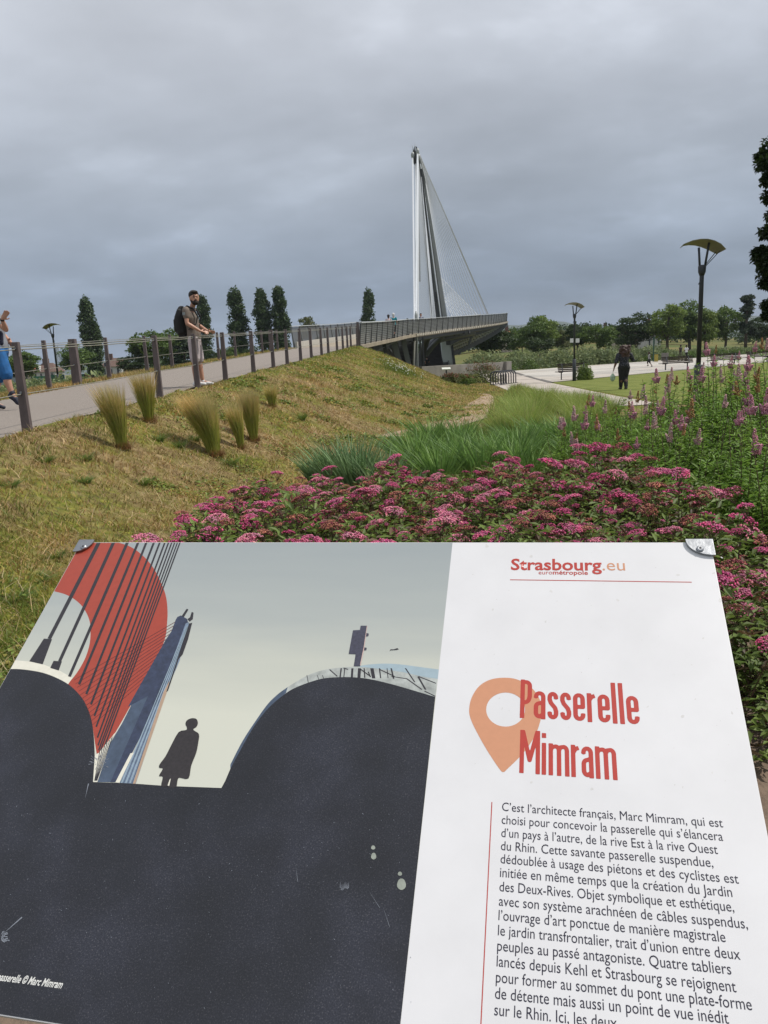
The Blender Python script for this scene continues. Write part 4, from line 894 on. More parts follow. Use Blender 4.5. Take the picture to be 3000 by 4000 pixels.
tree('deciduous_tree', 'tall', 'mid', 652, 1280, 122, 120, 'taller lobe-crowned tree just behind the broad round tree by the man', seed=6)
tree('cedar_tree', 'conifer', 'conifer', 712, 1306, 105, 130, 'dark layered conifer directly left of the man with the backpack', seed=7, n=6500, size=.36)
tree('deciduous_tree', 'tall', 'mid', 292, 1338, 130, 110, 'green tree between the left lamp post and the leftmost poplar', seed=6)
tree('deciduous_tree', 'tall', 'mid', 75, 1362, 110, 120, 'green tree behind the walking man in blue shorts', seed=5)
for i, (x, y, wd, lf, lb) in enumerate(((505, 1382, 90, 'dark', 'low dark bushy tree left of the broad round tree'), (850, 1352, 90, 'dark', 'low dark tree between the standing man and the three poplars'), (890, 1345, 80, 'mid', 'low green tree at the foot of the left poplar of three'), (985, 1345, 90, 'dark', 'low dark tree between the left and middle poplars'), (25, 1400, 90, 'dark', 'dark low tree at the left picture edge'), (1065, 1350, 60, 'dark', 'low dark tree between the middle and right poplars'), (740, 1375, 90, 'dark', 'low dark tree behind the legs of the standing man'))):
    tree('deciduous_tree', 'round', lf, x, y, 112, wd, lb, seed=5 if lf == 'mid' else 8)
# right of the bridge
RT = [('round', 'dark', 1925, 1274, 112, 150, 'dark round tree just right of the bridge deck tip, half under it', 8), ('tall', 'mid', 2012, 1277, 128, 66, 'small upright green tree between the bridge tip and the tall willow', 6),
      ('tall', 'mid', 2082, 1232, 118, 96, 'upright green tree forming the left half of the tall willow group', 6), ('loose', 'light', 2125, 1213, 122, 110, 'tall light green tree with airy top, right of the bridge', 9),
      ('round', 'dark', 2108, 1308, 108, 100, 'low dark tree in front of the tall light green tree', 8), ('round', 'dark', 2255, 1243, 120, 80, 'dark pointed tree right behind the middle lamp post', 10),
      ('tall', 'olive', 2196, 1285, 124, 56, 'small olive tree left of the middle lamp post', 11), ('round', 'mid', 2335, 1257, 116, 125, 'round green tree with a short dark trunk right of the middle lamp', 5),
      ('round', 'dark', 2487, 1212, 122, 150, 'big dark round tree above the woman with curly hair', 8), ('loose', 'light', 2612, 1168, 118, 140, 'pale loose-leaved tree left of the tall lamp post', 9),
      ('tall', 'mid', 2700, 1170, 124, 130, 'green tree right behind the tall lamp post', 6), ('tall', 'light', 2760, 1190, 122, 80, 'light green tree just right of the tall lamp post', 12),
      ('round', 'mid', 2842, 1180, 128, 130, 'wide green tree between the tall lamp post and the conifer', 5), ('pine', 'conifer', 2922, 1158, 124, 74, 'thin conifer with a bare trunk near the right picture edge', 13),
      ('round', 'dark', 2985, 1222, 134, 110, 'dark tree low at the right picture edge behind the conifer', 8), ('round', 'olive', 2040, 1298, 150, 60, 'small olive tree by the red roofed house near the bridge tip', 11),
      ('tall', 'mid', 2215, 1300, 140, 60, 'low green tree just left behind the middle lamp', 6), ('round', 'mid', 2415, 1268, 160, 50, 'small far green tree beside the chimney', 5), ('conifer', 'conifer', 2381, 1266, 150, 16, 'tiny dark pointed conifer beside the far chimney', 7), ('round', 'dark', 2455, 1300, 126, 90, 'low dark tree at the left foot of the big dark tree', 10)]
for k_, lf, x, y, Yd, wd, lb, sd_ in RT: tree('conifer_tree' if k_ in ('pine', 'conifer') else 'deciduous_tree', k_, lf, x, y, Yd, wd, lb, seed=sd_)
# fill far tree line: reads as one mass
def mass(name, lab, spots, leafm, n_per, size, cat_='trees'):
    rs = np.random.RandomState(5); Vs = []
    for (x, y, z, rx, ry, rz_) in spots:
        u = rdir(n_per, rs); u[:, 2] = np.abs(u[:, 2]) * 1.0 - .15; P = np.array([x, y, z]) + u * np.array([rx, ry, rz_]) * rs.uniform(.6, 1.08, n_per)[:, None]
        L = rs.uniform(.6, 1.25, n_per) * size; V, F = leaves(P, nrm(rdir(n_per, rs) + u * .5), nrm(u + rdir(n_per, rs) * .8), L, L * .55, rs); Vs.append((V, F, 0))
    V, F, M_ = join(Vs); o_ = link(name, npmesh(name, V, F, leafm)); return tag(o_, lab, cat_, kind='stuff')
sp_ = []
for i in range(60):
    x = R.uniform(-95, 175); y = 185 + R.uniform(0, 40) + max(0, x) * .2; 
    if not (-.50 < x / y < -.30): sp_.append((x, y, tz(x, y) + 1.5, R.uniform(4, 8), 4, R.uniform(3.0, 4.8)))
mass('tree_line', 'distant dark tree line along the horizon', sp_, LG['dark'], 420, .9)
# willow scrub along the far side of the plaza
sp_ = []
for i in range(190):
    u_ = R.uniform(8, 150); n_ = R.uniform(21.2, 27.5) + (0 if u_ > 26 else (26 - u_) * .1); x, y = pl(u_, n_); 
    if x / y > .118: sp_.append((x, y, tz(x, y) + .1, R.uniform(1.0, 1.9), R.uniform(1, 1.6), R.uniform(1.2, 2.3) * (1.0 if u_ < 62 else .55)))
mass('willow_scrub', 'grey-green willow scrub along the far edge of the plaza', sp_, LG['willow'], 430, .27, 'shrubs')
sp_ = []
for i in range(60):
    u_ = R.uniform(18, 140); n_ = R.uniform(20.6, 23.5); x, y = pl(u_, n_); 
    if x / y > .13: sp_.append((x, y, tz(x, y) + .05, R.uniform(.6, 1.3), 1, R.uniform(.5, 1.1)))
mass('low_scrub', 'darker green low scrub right behind the plaza edge', sp_, LG['mid'], 360, .22, 'shrubs')
sp_ = []
for i in range(120):
    y = R.uniform(13, 60); x = float(tab(FAR, y)) - R.uniform(3.2, 14) - (y > 40) * 3; sp_.append((x, y, tz(x, y) - .1, R.uniform(.7, 1.4), R.uniform(.6, 1.2), R.uniform(.8, 1.35) if y > 16 else .6))
mass('reed_scrub', 'green reeds and scrub below the far fence on the left', sp_, LG['willow'], 330, .20, 'reeds')
# hedge like bushes and low planting around the rack
for i, (px, py, Yd, rx, rz_, lf, lb) in enumerate(((1890, 1478, 44, 1.05, 1.15, 'olive', 'wide olive bush with reddish tips left of the bicycle rack'), (1800, 1490, 40, .7, .45, 'mid', 'low reddish bush at the foot of the embankment, left of the olive bush'), (2283, 1478, 41.5, .42, .75, 'light', 'leafy young shrub growing against the middle lamp post'), (1760, 1492, 39, .5, .35, 'olive', 'smallest low bush below the concrete wall'))):
    p = at(px, py, Yd); g0 = tz(p.x, p.y); rs = np.random.RandomState(20 + i); n_ = 2600; u = rdir(n_, rs); u[:, 2] = np.abs(u[:, 2]); P = u * np.array([rx, rx * .8, rz_]) * (rs.uniform(.5, 1.06, n_)[:, None]) * (1 + .14 * np.sin(u[:, :1] * 7 + u[:, 1:2] * 9)); L = rs.uniform(.05, .11, n_)
    V, F = leaves(P, nrm(rdir(n_, rs) + u), nrm(u + rdir(n_, rs) * .6), L, L * .6, rs); root = empty('bush', (p.x, p.y, g0), 0, lb, 'bush'); link('foliage', npmesh('foliage', V, F, LG[lf]), root)
    if i in (0, 1, 3):
        k = P[P[:, 2] > rz_ * .55][:240]; V, F = leaves(k + [0, 0, .04], nrm(rdir(len(k), rs) + [0, 0, .8]), rdir(len(k), rs), np.full(len(k), .11), np.full(len(k), .05), rs); link('reddish_tips', npmesh('reddish_tips', V, F, leafmat('leaf_red_tip', (.20, .075, .05))), root)['kind'] = 'stuff'
    sm = MB(); [sm.tube([(0, 0, 0), (rx * .5 * math.cos(a), rx * .4 * math.sin(a), rz_ * .8)], [.02, .008], 5) for a in range(6)]; sm.obj('stems', stemm, root)
# near maple at the right picture edge: only its left side shows
def maple():
    rs = np.random.RandomState(77); Yd = 17.5; cx = at(3300, 1500, Yd); root = empty('maple_tree', (cx.x, Yd, 0), 0, 'dark leafy tree reaching into the right edge of the picture', 'tree')
    lob = []
    for px, py, r in ((2985, 640, .42), (2960, 610, .25), (2990, 700, .3), (3000, 770, .35), (2988, 905, .35), (2965, 1000, .40), (2950, 985, .22), (2995, 1075, .42), (2978, 1110, .25), (2996, 1190, .33), (2984, 1232, .2), (3020, 560, .5), (3010, 840, .32), (2975, 1040, .3)): p = at(px, py, Yd + R.uniform(-.4, .4)); lob.append((p.x + .12, p.y, p.z, r * .62, r * .8, r * .42))
    for i in range(70):
        u = rdir(1, rs)[0]; lob.append((cx.x + .5 + 2.1 * abs(u[0]) * (1 if rs.rand() < .8 else -.4), Yd + 2.2 * u[1], 4.6 + 2.7 * u[2], .7, .7, .45))
    lob = np.array(lob); n_ = 22000; idx = np.concatenate([rs.choice(14, 7000), 14 + rs.choice(70, n_ - 7000)]); u = rdir(n_, rs); P = lob[idx, :3] + u * lob[idx, 3:6] * rs.uniform(.3, 1.1, n_)[:, None] - np.array([cx.x, Yd, 0])
    L = rs.uniform(.06, .125, n_); V, F = leaves(P, nrm(rdir(n_, rs) * .8 + [-.6, 0, -.2]), nrm(rdir(n_, rs) * .5 + [0, 0, 1]), L, L * .75, rs); link('crown', npmesh('crown', V, F, LG['maple']), root)
    m_ = MB(); m_.tube([(1.2, 0, -.2), (1.15, 0, 1.5), (1.1, .1, 3.2), (1.0, .1, 6)], [.2, .16, .13, .05], 8)
    for q in lob[::3]: q = Vector(q[:3]) - Vector((cx.x, Yd, 0)); m_.tube([(1.1, .05, min(q.z * .8, 3.5)), ((q.x + 1.1) / 2, q.y / 2, q.z - .1), q], [.06, .03, .01], 5, caps=False)
    m_.obj('trunk', bark, root, True)
maple()

# ------------------------------------------------------------------ grasses
straw = leafmat('straw_blade', (0.40, 0.275, 0.125), .35, 1.2, .25); green1 = leafmat('green_blade', (0.140, 0.185, 0.036), .4, 1.2, .35); yel = leafmat('yellow_green_blade', (0.27, 0.245, 0.060), .35, 1.2, .35); rust = leafmat('rust_blade', (0.25, 0.145, 0.065), .35, 1.2, .2)
def turf(name, lab, cat_, n_, ys_, xfun, hfun, leanr, mixf, mats_, wd=.006, seed=3, dens=None):
    rs = np.random.RandomState(seed); y = ys_[0] + (ys_[1] - ys_[0]) * rs.uniform(0, 1, n_) ** 1.7; lo, hi = xfun(y); x = lo + (hi - lo) * rs.rand(n_)
    cl = vnoise(x * 6 + 3, y * 6) + .7 * vnoise(x * 15, y * 15 + 5); keep = cl > rs.uniform(-1.6, .9, n_)
    x, y = x[keep], y[keep]; n2 = len(x); z = terr(x, y) - .01; H = hfun(x, y) * rs.uniform(.5, 1.3, n2); a = rs.uniform(0, 2 * PI, n2); ln = (H * leanr * rs.uniform(.3, 1.3, n2))[:, None] * np.stack([np.cos(a), np.sin(a)], 1)
    wv = wd * (1 + y / 9.0) * rs.uniform(.7, 1.3, n2); mi_ = mixf(x, y, rs)
    V, F = blades(np.stack([x, y, z], 1), H, wv, ln, rs, 2); per = len(F) // n2
    return tag(link(name, npmesh(name, V, F, mats_, np.tile(mi_, per))), lab, cat_, kind='stuff')
def mixA(x, y, rs):
    g = .5 + .5 * vnoise(x * 1.1 + 4, y * 1.0) + np.clip((6.4 - y) * .32, -.15, 1.0) + np.clip((y - 18) * .02, 0, .3) + np.where(np.abs(x - tab(NEAR, y)) < .6, .35, 0); r = rs.rand(len(x)) + (g - .56) * .95
    return np.where(r < .36, 0, np.where(r < .50, 3, np.where(r < .86, 2, 1)))
turf('dry_meadow_grass', 'dry straw and green turf covering the embankment slope', 'grass', 170000, (1.8, 44), lambda y: (tab(NEAR, y) + .02, tab(TOE, y) + .9), lambda x, y: .06 + .08 * np.clip(vnoise(x * 1.7, y * 1.7), 0, 1), 1.0, mixA, [straw, green1, yel, rust])
turf('verge_grass', 'ragged grass verge beyond the path under the far fence', 'grass', 30000, (6, 42), lambda y: (tab(FAR, y) - .9, tab(FAR, y) + .10), lambda x, y: .10 + 0 * x, .6, mixA, [straw, green1, yel, rust], seed=8)
turf('near_left_grass', 'clover-green grass at the left of the board', 'grass', 60000, (2.2, 6.5), lambda y: (-.62 * y - .4, -.20 * y - .1), lambda x, y: .05 + .03 * np.clip(vnoise(x * 3, y * 3), 0, 1), .9, lambda x, y, rs: np.where(rs.rand(len(x)) < np.clip((6.2 - y) * .3, .1, .8), 1, np.where(rs.rand(len(x)) < .6, 2, 0)), [straw, green1, yel, rust], seed=9)
rs = np.random.RandomState(91); n_ = 5200; y = 2.4 + 26 * rs.rand(n_) ** 1.5; lo, hi = tab(NEAR, y) + .1, tab(TOE, y) + .3; lo = np.maximum(lo, -.62 * y); x = lo + (hi - lo) * rs.rand(n_); a = rs.uniform(0, 6.28, n_); H = rs.uniform(.03, .16, n_)
V, F = blades(np.stack([x, y, terr(x, y)], 1), H, .0035 * (1 + y / 8), np.stack([np.cos(a), np.sin(a)], 1) * rs.uniform(.05, .20, (n_, 1)), rs, 3, 1.3); tag(link('dry_stalks', npmesh('dry_stalks', V, F, leafmat('stalk_pale', (.46, .36, .21), .3))), 'loose pale dry stalks scattered over the slope', 'dry grass', kind='stuff')
rs = np.random.RandomState(92); n_ = 30000; cx_ = rs.uniform(-6, 3, 260); cy_ = 2.2 + 24 * rs.rand(260) ** 1.3; j = rs.randint(0, 260, n_); rr = rs.uniform(.1, .55, 260)[j]; x = cx_[j] + rs.normal(size=n_) * rr * .5; y = cy_[j] + rs.normal(size=n_) * rr * .5; k = (x > tab(NEAR, y) + .05) & (x < tab(TOE, y) + .5) & (y > 2); x, y = x[k], y[k]; n_ = len(x)
P = np.stack([x, y, terr(x, y) + rs.uniform(.01, .05, n_)], 1); L = rs.uniform(.018, .035, n_) * (1 + y / 12); V, F = leaves(P, nrm(rdir(n_, rs) * [1, 1, .3]), nrm(rdir(n_, rs) * .4 + [0, 0, 1]), L, L * .8, rs); tag(link('clover_patches', npmesh('clover_patches', V, F, [leafmat('clover_leaf', (.13, .19, .035), .35), yel], np.tile(rs.choice(2, n_, p=[.65, .35]), 2))), 'low yellow-green clover patches between the dry turf', 'clover', kind='stuff')

def clump(name, px, base_y, top_px, top_y, spread, n_, mats_, label, cat_, mixp, wind, wd, seed, upright=.25, droop=1.7, grp=None):
    """grass clump rooted where the pixel meets the ground"""
    g0 = hit(px, base_y) if not isinstance(base_y, tuple) else Vector((base_y[0], base_y[1], tz(*base_y))); tp = at(top_px, top_y, g0.y); H = tp.z - g0.z; rs = np.random.RandomState(seed)
    a = rs.uniform(0, 2 * PI, n_); r = spread * .22 * np.sqrt(rs.rand(n_)); P = np.stack([r * np.cos(a), r * np.sin(a), np.zeros(n_) - .02], 1)
    hh = H * rs.uniform(.55, 1.15, n_); a2 = a + rs.normal(size=n_) * .5; out_ = spread * rs.uniform(.1, 1, n_) ** .8 * hh / H
    lean = np.stack([out_ * np.cos(a2), out_ * np.sin(a2)], 1) + np.array([[tp.x - g0.x, 0]]) * (hh / H)[:, None] + np.array([[wind, wind * .1]]) * rs.uniform(.4, 1.3, n_)[:, None] * (hh / H)[:, None]
    V, F = blades(P, hh, np.full(n_, wd) * rs.uniform(.6, 1.3, n_), lean, rs, 4, droop); per = len(F) // n_; mi_ = rs.choice(len(mats_), n_, p=mixp)
    o_ = link(name, npmesh(name, V, F, mats_, np.tile(mi_, per)), loc=g0); return tag(o_, label, cat_, grp)
ft = [leafmat('feather_tan', (0.58, 0.43, 0.22), .25, 2, .45), leafmat('feather_gold', (0.48, 0.41, 0.14), .3, 2, .35), leafmat('feather_green', (0.33, 0.36, 0.08), .3, 2, .3)]
def feather(px, py, tx, ty, sp, n_, lb, seed):
    g0 = hit(px, py); tp = at(tx, ty, g0.y); H = (tp.z - g0.z) * 1.12; rs = np.random.RandomState(seed); parts = []
    a = rs.uniform(0, 2 * PI, n_); r = sp * .34 * np.sqrt(rs.rand(n_)); P = np.stack([r * np.cos(a), r * np.sin(a), np.zeros(n_) - .02], 1)
    hh = H * (.3 + .85 * rs.rand(n_) ** .8); out_ = sp * 1.3 * rs.uniform(.05, 1, n_); s = (hh / H)[:, None]
    lean = np.stack([out_ * np.cos(a), out_ * np.sin(a) * .8], 1) * s + np.array([[tp.x - g0.x, 0]]) * s ** 1.5 + np.array([[-.05 * H, 0.]]) * rs.uniform(0, 1, n_)[:, None] * s
    V, F = blades(P, hh, rs.uniform(.005, .009, n_), lean, rs, 4, 1.55)
    # colour by height: green low blades, straw feathery tips
    mid = V[F].mean(1)[:, 2] / H + rs.normal(size=len(F)) * .17; mi_ = np.where(mid > .66, 0, np.where(mid > .46, 1, 2))
    root = empty('feather_grass', g0, 0, lb, 'ornamental grass', 'tufts of feather grass on the slope')
    link('blades', npmesh('blades', V, F, ft, mi_), root)
    n3 = int(n_ * .35); P = np.stack([sp * .26 * rs.normal(size=n3), sp * .2 * rs.normal(size=n3), np.zeros(n3) - .01], 1); V, F = blades(P, rs.uniform(.04, .14, n3), rs.uniform(.004, .008, n3), rs.normal(size=(n3, 2)) * .06, rs, 2)
    link('dead_thatch', npmesh('dead_thatch', V, F, rust), root)
for i, q in enumerate(((480, 1752, 418, 1508, .16, 2300, 'feather grass tuft leaning left, leftmost and nearest the first fence post'), (583, 1648, 556, 1452, .17, 2000, 'feather grass tuft standing behind, close below the path between two fence posts'), (838, 1778, 752, 1532, .24, 3600, 'widest feather grass tuft in the middle of the slope'), (942, 1752, 905, 1568, .13, 900, 'thin low feather grass tuft squeezed against the right side of the widest one'), (992, 1722, 965, 1522, .17, 2400, 'feather grass tuft right of the widest one'), (1064, 1590, 1058, 1500, .15, 1000, 'small feather grass tuft farthest up the slope'))):
    feather(*q, seed=40 + i)
# blue-green arching clump, daylily-like band and fountain grass
bg_ = [leafmat('bluegreen_blade', (0.18, 0.28, 0.14), .3, 2, .25), leafmat('deep_blade', (0.12, 0.21, 0.08), .3, 2, .25)]
dg_ = [leafmat('bright_blade', (0.17, 0.29, 0.075), .35, 2, .3), leafmat('deep_blade2', (0.10, 0.19, 0.05), .3, 2, .3)]
fg_ = [leafmat('fountain_blade', (0.27, 0.36, 0.085), .35, 2, .3), leafmat('fountain_pale', (0.38, 0.38, 0.15), .3, 2, .3)]
k = 0
for (x, y, s) in ((-.52, 8.5, .95), (-.28, 8.1, 1.05), (.0, 7.9, .9), (-.72, 8.8, .7), (.28, 7.75, .6)):
    tpx = (1500 + (x / y) * F_PX - 27, 1412 - (tz(x, y) + .80 * s - EYE) / y * F_PX); clump('iris_clump', 0, (x, y), *tpx, .46 * s, 380, bg_, ('middle of the three big clumps of blue-green strap leaves behind the pink flowers', 'largest clump of blue-green strap leaves, nearest the top of the pink bed', 'rightmost of the three big clumps of blue-green strap leaves', 'small leftmost clump of blue-green strap leaves at the foot of the slope', 'smallest blue-green strap-leaved clump, at the right end of its group')[k], 'grass clump', [.6, .4], 0, .026, 60 + k, grp='blue-green strap-leaved clumps'); k += 1
for j in range(26):
    y = R.uniform(8.6, 12.6); x = R.uniform(.15 + (y - 8) * .03, 2.1 + (y - 8) * .30); H = R.uniform(.5, .74); tpx = (1500 + (x / y) * F_PX - 27, 1408 - 13 * x / 2 - (tz(x, y) + H - EYE) / y * F_PX)
    clump('daylily_clump', 0, (x, y), *tpx, .55, 210, dg_, 'clump of long arching green leaves between the pink flowers and the fountain grass', 'grass clump', [.6, .4], -.05, .027, 90 + j, grp='green arching leaf clumps')
for j in range(18):
    y = R.uniform(13.2, 19.0); x = R.uniform(2.1 + (y - 13) * .12, 3.6 + (y - 13) * .42); H = R.uniform(.62, .90); tpx = (1500 + (x / y) * F_PX - 27, 1398 - 20 * x / 4 - (tz(x, y) + H - EYE) / y * F_PX)
    clump('fountain_grass', 0, (x, y), *tpx, .62, 620, fg_, 'soft mound of fine fountain grass before the lawn', 'ornamental grass', [.75, .25], -.06, .0085, 140 + j, grp='mounds of fountain grass')
rs = np.random.RandomState(8); n_ = 15000; y = rs.uniform(19, 31, n_); x = tab(TOE, y) + 1.05 + rs.rand(n_) * (3.2 - .1 * (y - 19)); kx = x < np.interp(y, [19, 22, 26, 30], [7.4, 6.0, 5.4, 5.7]); x, y = x[kx], y[kx]
V, F = blades(np.stack([x, y, terr(x, y)], 1), rs.uniform(.15, .55, len(x)), rs.uniform(.012, .03, len(x)), rs.normal(size=(len(x), 2)) * .12, rs, 3); tag(link('tall_weeds', npmesh('tall_weeds', V, F, [green1, fg_[0], yel], np.tile(rs.choice(3, len(x), p=[.4, .4, .2]), len(F) // len(x)))), 'rough weeds between the sandy track and the walkway', 'weeds', kind='stuff')
rs = np.random.RandomState(18); n_ = 30000; y = rs.uniform(5.5, 15, n_); x = rs.uniform(.5, 9, n_); V, F = blades(np.stack([x, y, terr(x, y) + .03], 1), rs.uniform(.12, .42, n_), rs.uniform(.008, .02, n_), rs.normal(size=(n_, 2)) * .1, rs, 2); tag(link('undergrowth', npmesh('undergrowth', V, F, [green1, dg_[0]], np.tile(rs.choice(2, n_), len(F) // n_))), 'green undergrowth between the tall flowering shrubs', 'undergrowth', kind='stuff')
# white yarrow patch high on the slope
rs = np.random.RandomState(4); c0 = hit(1560, 1450); parts = []
n_ = 900; P = np.stack([c0.x + rs.normal(size=n_) * .42, c0.y + rs.normal(size=n_) * 1.1, np.zeros(n_)], 1); P[:, 2] = terr(P[:, 0], P[:, 1]); V, F = blades(P, rs.uniform(.12, .3, n_), np.full(n_, .02), rs.normal(size=(n_, 2)) * .05, rs, 2)
tops = P[:110] + np.stack([rs.normal(size=110) * .03, rs.normal(size=110) * .03, rs.uniform(.12, .30, 110)], 1); V2, F2 = leaves(tops, rdir(110, rs) * [1, 1, .1], np.tile([[0., -.3, 1]], (110, 1)), np.full(110, .05), np.full(110, .05), rs)
V, F, M_ = join([(V, F, 0), (V2, F2, 1)]); tag(link('yarrow_patch', npmesh('yarrow_patch', V, F, [green1, mat('white_petal', (.62, .62, .56), .8)], M_)), 'patch of small white yarrow flowers high on the slope', 'wildflowers', kind='stuff')
WL = ['weed tuft below the leftmost feather grass', 'weed tuft midway between leftmost feather grass and the board', 'weed tuft just left below the leftmost feather grass', 'weed tuft between leftmost and widest feather grass tufts', 'weed tuft far left under the first fence post', 'leftmost weed tuft at the picture edge, mid height', 'weed tuft touching the left side of the widest feather grass', 'weed tuft below the widest feather grass', 'weed tuft right of the second feather grass', 'weed tuft alone high on the right part of the slope', 'weed tuft left of the board, lowest on the grass', 'weed tuft left of the board, middle of three', 'weed tuft left of the board, close to its metal corner']
# green weed tufts on the dry slope
for i, (px, py) in enumerate(((330, 1880), (555, 1890), (330, 1795), (700, 1745), (175, 1800), (40, 1895), (760, 1720), (900, 1815), (620, 1720), (1180, 1640), (60, 2330), (150, 2260), (210, 2170))):
    g0 = hit(px, py); clump('weed_tuft', 0, (g0.x, g0.y), px, py - 34 - g0.y * .5, .24, 150, [green1, dg_[1]], WL[i], 'weed', [.6, .4], 0, .008, 300 + i, grp='green weed tufts on the dry slope')
# straw heap
g0 = hit(770, 1850); rs = np.random.RandomState(55); n_ = 420; P = np.stack([g0.x + rs.normal(size=n_) * .16, g0.y + rs.normal(size=n_) * .22, np.zeros(n_)], 1); P[:, 2] = terr(P[:, 0], P[:, 1]) + rs.uniform(.0, .03, n_); a = rs.uniform(0, 6.28, n_)
V, F = blades(P, rs.uniform(.01, .06, n_), np.full(n_, .005), np.stack([np.cos(a), np.sin(a)], 1) * rs.uniform(.08, .22, (n_, 1)), rs, 3, 1.2); tag(link('cut_straw', npmesh('cut_straw', V, F, leafmat('pale_straw', (.42, .33, .20), .25))), 'loose pale straw lying on the slope below the grass tufts', 'straw', kind='stuff')

# ------------------------------------------------------------------ pink flat-topped spirea bed
HM = [leafmat('petal_magenta', (0.58, 0.085, 0.265), .35, 14, .25, .7), leafmat('petal_pink', (0.60, 0.19, 0.33), .35, 14, .25, .7), leafmat('petal_faded', (0.42, 0.18, 0.13), .35, 14, .2, .8), leafmat('petal_dusky', (0.23, 0.055, 0.075), .35, 14, .2, .8), leafmat('petal_pale', (0.74, 0.40, 0.46), .3, 14, .3, .7)]
def head_mesh(r, mats_, p, seed, dens=150):
    rs = np.random.RandomState(seed); Vs, Fs, Ms = [], [], []; o_ = 0
    subs = [(0, 0, r * .62)] + [(r * .62 * math.cos(a + rs.uniform(-.3, .3)), r * .62 * math.sin(a), r * rs.uniform(.32, .5)) for a in np.linspace(0, 2 * PI, 6)[:-1]]
    oct_ = np.array([[1, 0, 0], [-1, 0, 0], [0, 1, 0], [0, -1, 0], [0, 0, 1.1], [0, 0, -.8]]); of = np.array([[0, 2, 4], [2, 1, 4], [1, 3, 4], [3, 0, 4], [2, 0, 5], [1, 2, 5], [3, 1, 5], [0, 3, 5]])
    for k in range(dens):
        sx_, sy_, sr = subs[rs.randint(len(subs))]; a = rs.uniform(0, 6.28); q = sr * math.sqrt(rs.rand()); x = sx_ + q * math.cos(a); y = sy_ + q * math.sin(a); d = math.hypot(x, y) / r
        z = r * .30 * (1 - d * d) + rs.uniform(-.004, .004) + (sr * .18 * (1 - (q / sr) ** 2)); s = rs.uniform(.0038, .0068)
        rot = Matrix.Rotation(rs.uniform(0, 1.5), 3, 'Z'); pts = oct_ * s * (1, 1, .8) @ np.array(rot.to_3x3()).T + np.array([x, y, z]); Vs.append(pts); Fs.append(of + o_); Ms += [rs.choice(len(mats_), p=p)] * 8; o_ += 6
    n_ = 46; a = rs.uniform(0, 6.28, n_); q = r * .95 * np.sqrt(rs.rand(n_)); V2, F2 = [], []
    V = np.concatenate(Vs); F = np.concatenate(Fs)
    st_ = MB()
    for k in range(11): a = rs.uniform(0, 6.28); q = r * rs.uniform(.3, .9); st_.tube([(0, 0, -.06), (q * .5 * math.cos(a), q * .5 * math.sin(a), -.025), (q * math.cos(a), q * math.sin(a), r * .3 * (1 - (q / r) ** 2) - .004)], .0011, 3, caps=False)
    sv = np.array([tuple(v) for v in st_.v]); sf = np.array([(f[0], f[1], f[2]) for f in st_.f] + [(f[0], f[2], f[3]) for f in st_.f])
    V, F, M2 = join([(V, F, 0), (sv, sf, 0)]); Mi = np.concatenate([np.array(Ms), np.full(len(sf), len(mats_))])
    return npmesh('flower_head', V, F, mats_ + [stemm], Mi)
heads = [head_mesh(r, [HM[a], HM[b_]], [.7, .3], s, dn_) for r, a, b_, s, dn_ in ((.068, 0, 1, 1, 230), (.055, 1, 0, 2, 190), (.074, 1, 4, 3, 260), (.060, 0, 3, 4, 190), (.050, 2, 3, 5, 140), (.060, 3, 2, 6, 140), (.042, 0, 1, 7, 130), (.080, 1, 0, 8, 280), (.056, 3, 1, 9, 150))]
hw = [.10, .13, .12, .12, .16, .19, .05, .06, .07]
def shrub_leaves(seed, rad, H, n_, L0, asp, matn, zlo=.15, red=True):
    rs = np.random.RandomState(seed); u = rdir(n_, rs); u[:, 2] = np.abs(u[:, 2]); sh = rs.uniform(.45, 1.0, n_) ** .5; P = u * np.array([rad, rad, H]) * sh[:, None]; P[:, 2] = np.maximum(P[:, 2], zlo * H * rs.rand(n_)); a = rs.uniform(0, 6.28, n_)
    D = nrm(np.stack([np.cos(a), np.sin(a), rs.uniform(-.35, .6, n_)], 1) + u * .4); NV = nrm(rdir(n_, rs) * .45 + [0, 0, 1]); L = rs.uniform(.6, 1.25, n_) * L0
    return leaves(P, D, NV, L, L * asp, rs)
sp_l = [LG['spirea'], leafmat('leaf_bronze', (0.080, 0.050, 0.025), .3, 3, .3), LG['light']]
sproto = []
for v_ in range(5):
    V, F = shrub_leaves(200 + v_, .38, .77, 1300, .066, .32, None); rs = np.random.RandomState(v_); mi_ = np.tile(rs.choice(3, len(F) // 2, p=[.62, .26, .12]), 2); fol = npmesh('foliage', V, F, sp_l, mi_)
    sm = MB(); spots = []
    for k in range(18):
        a = k * 2.4 + rs.uniform(-.3, .3); q = .34 * math.sqrt((k + .5) / 18); x, y = q * math.cos(a), q * math.sin(a); z = .73 * math.sqrt(max(.1, 1 - (q / .42) ** 2)) + rs.uniform(-.07, .11)
        spots.append((x, y, z)); sm.tube([(x * .25, y * .25, 0), (x * .7, y * .7, z * .5), (x, y, z - .055)], [.004, .003, .002], 4, caps=False)
    sproto.append((fol, mesh('stems', sm.v, sm.f, stemm), spots))
def in_bed(x, y):
    lo = np.interp(y, [2.2, 3.4, 5.4, 6.8], [-1.0, -1.2, -1.1, -.6]); hi = np.interp(y, [2.2, 3.0, 4.3, 6.3, 7], [2.3, 2.05, 1.75, 1.85, 1.6]); return lo < x < hi
pts = []
tries = 0
while tries < 4000:
    tries += 1; y = R.uniform(2.55, 6.45); x = R.uniform(-1.45, 2.6)
    if y < 3.3 and x < 1.0: continue
    if in_bed(x, y) and all((x - a) ** 2 + (y - b_) ** 2 > .39 ** 2 for a, b_, in pts): pts.append((x, y))
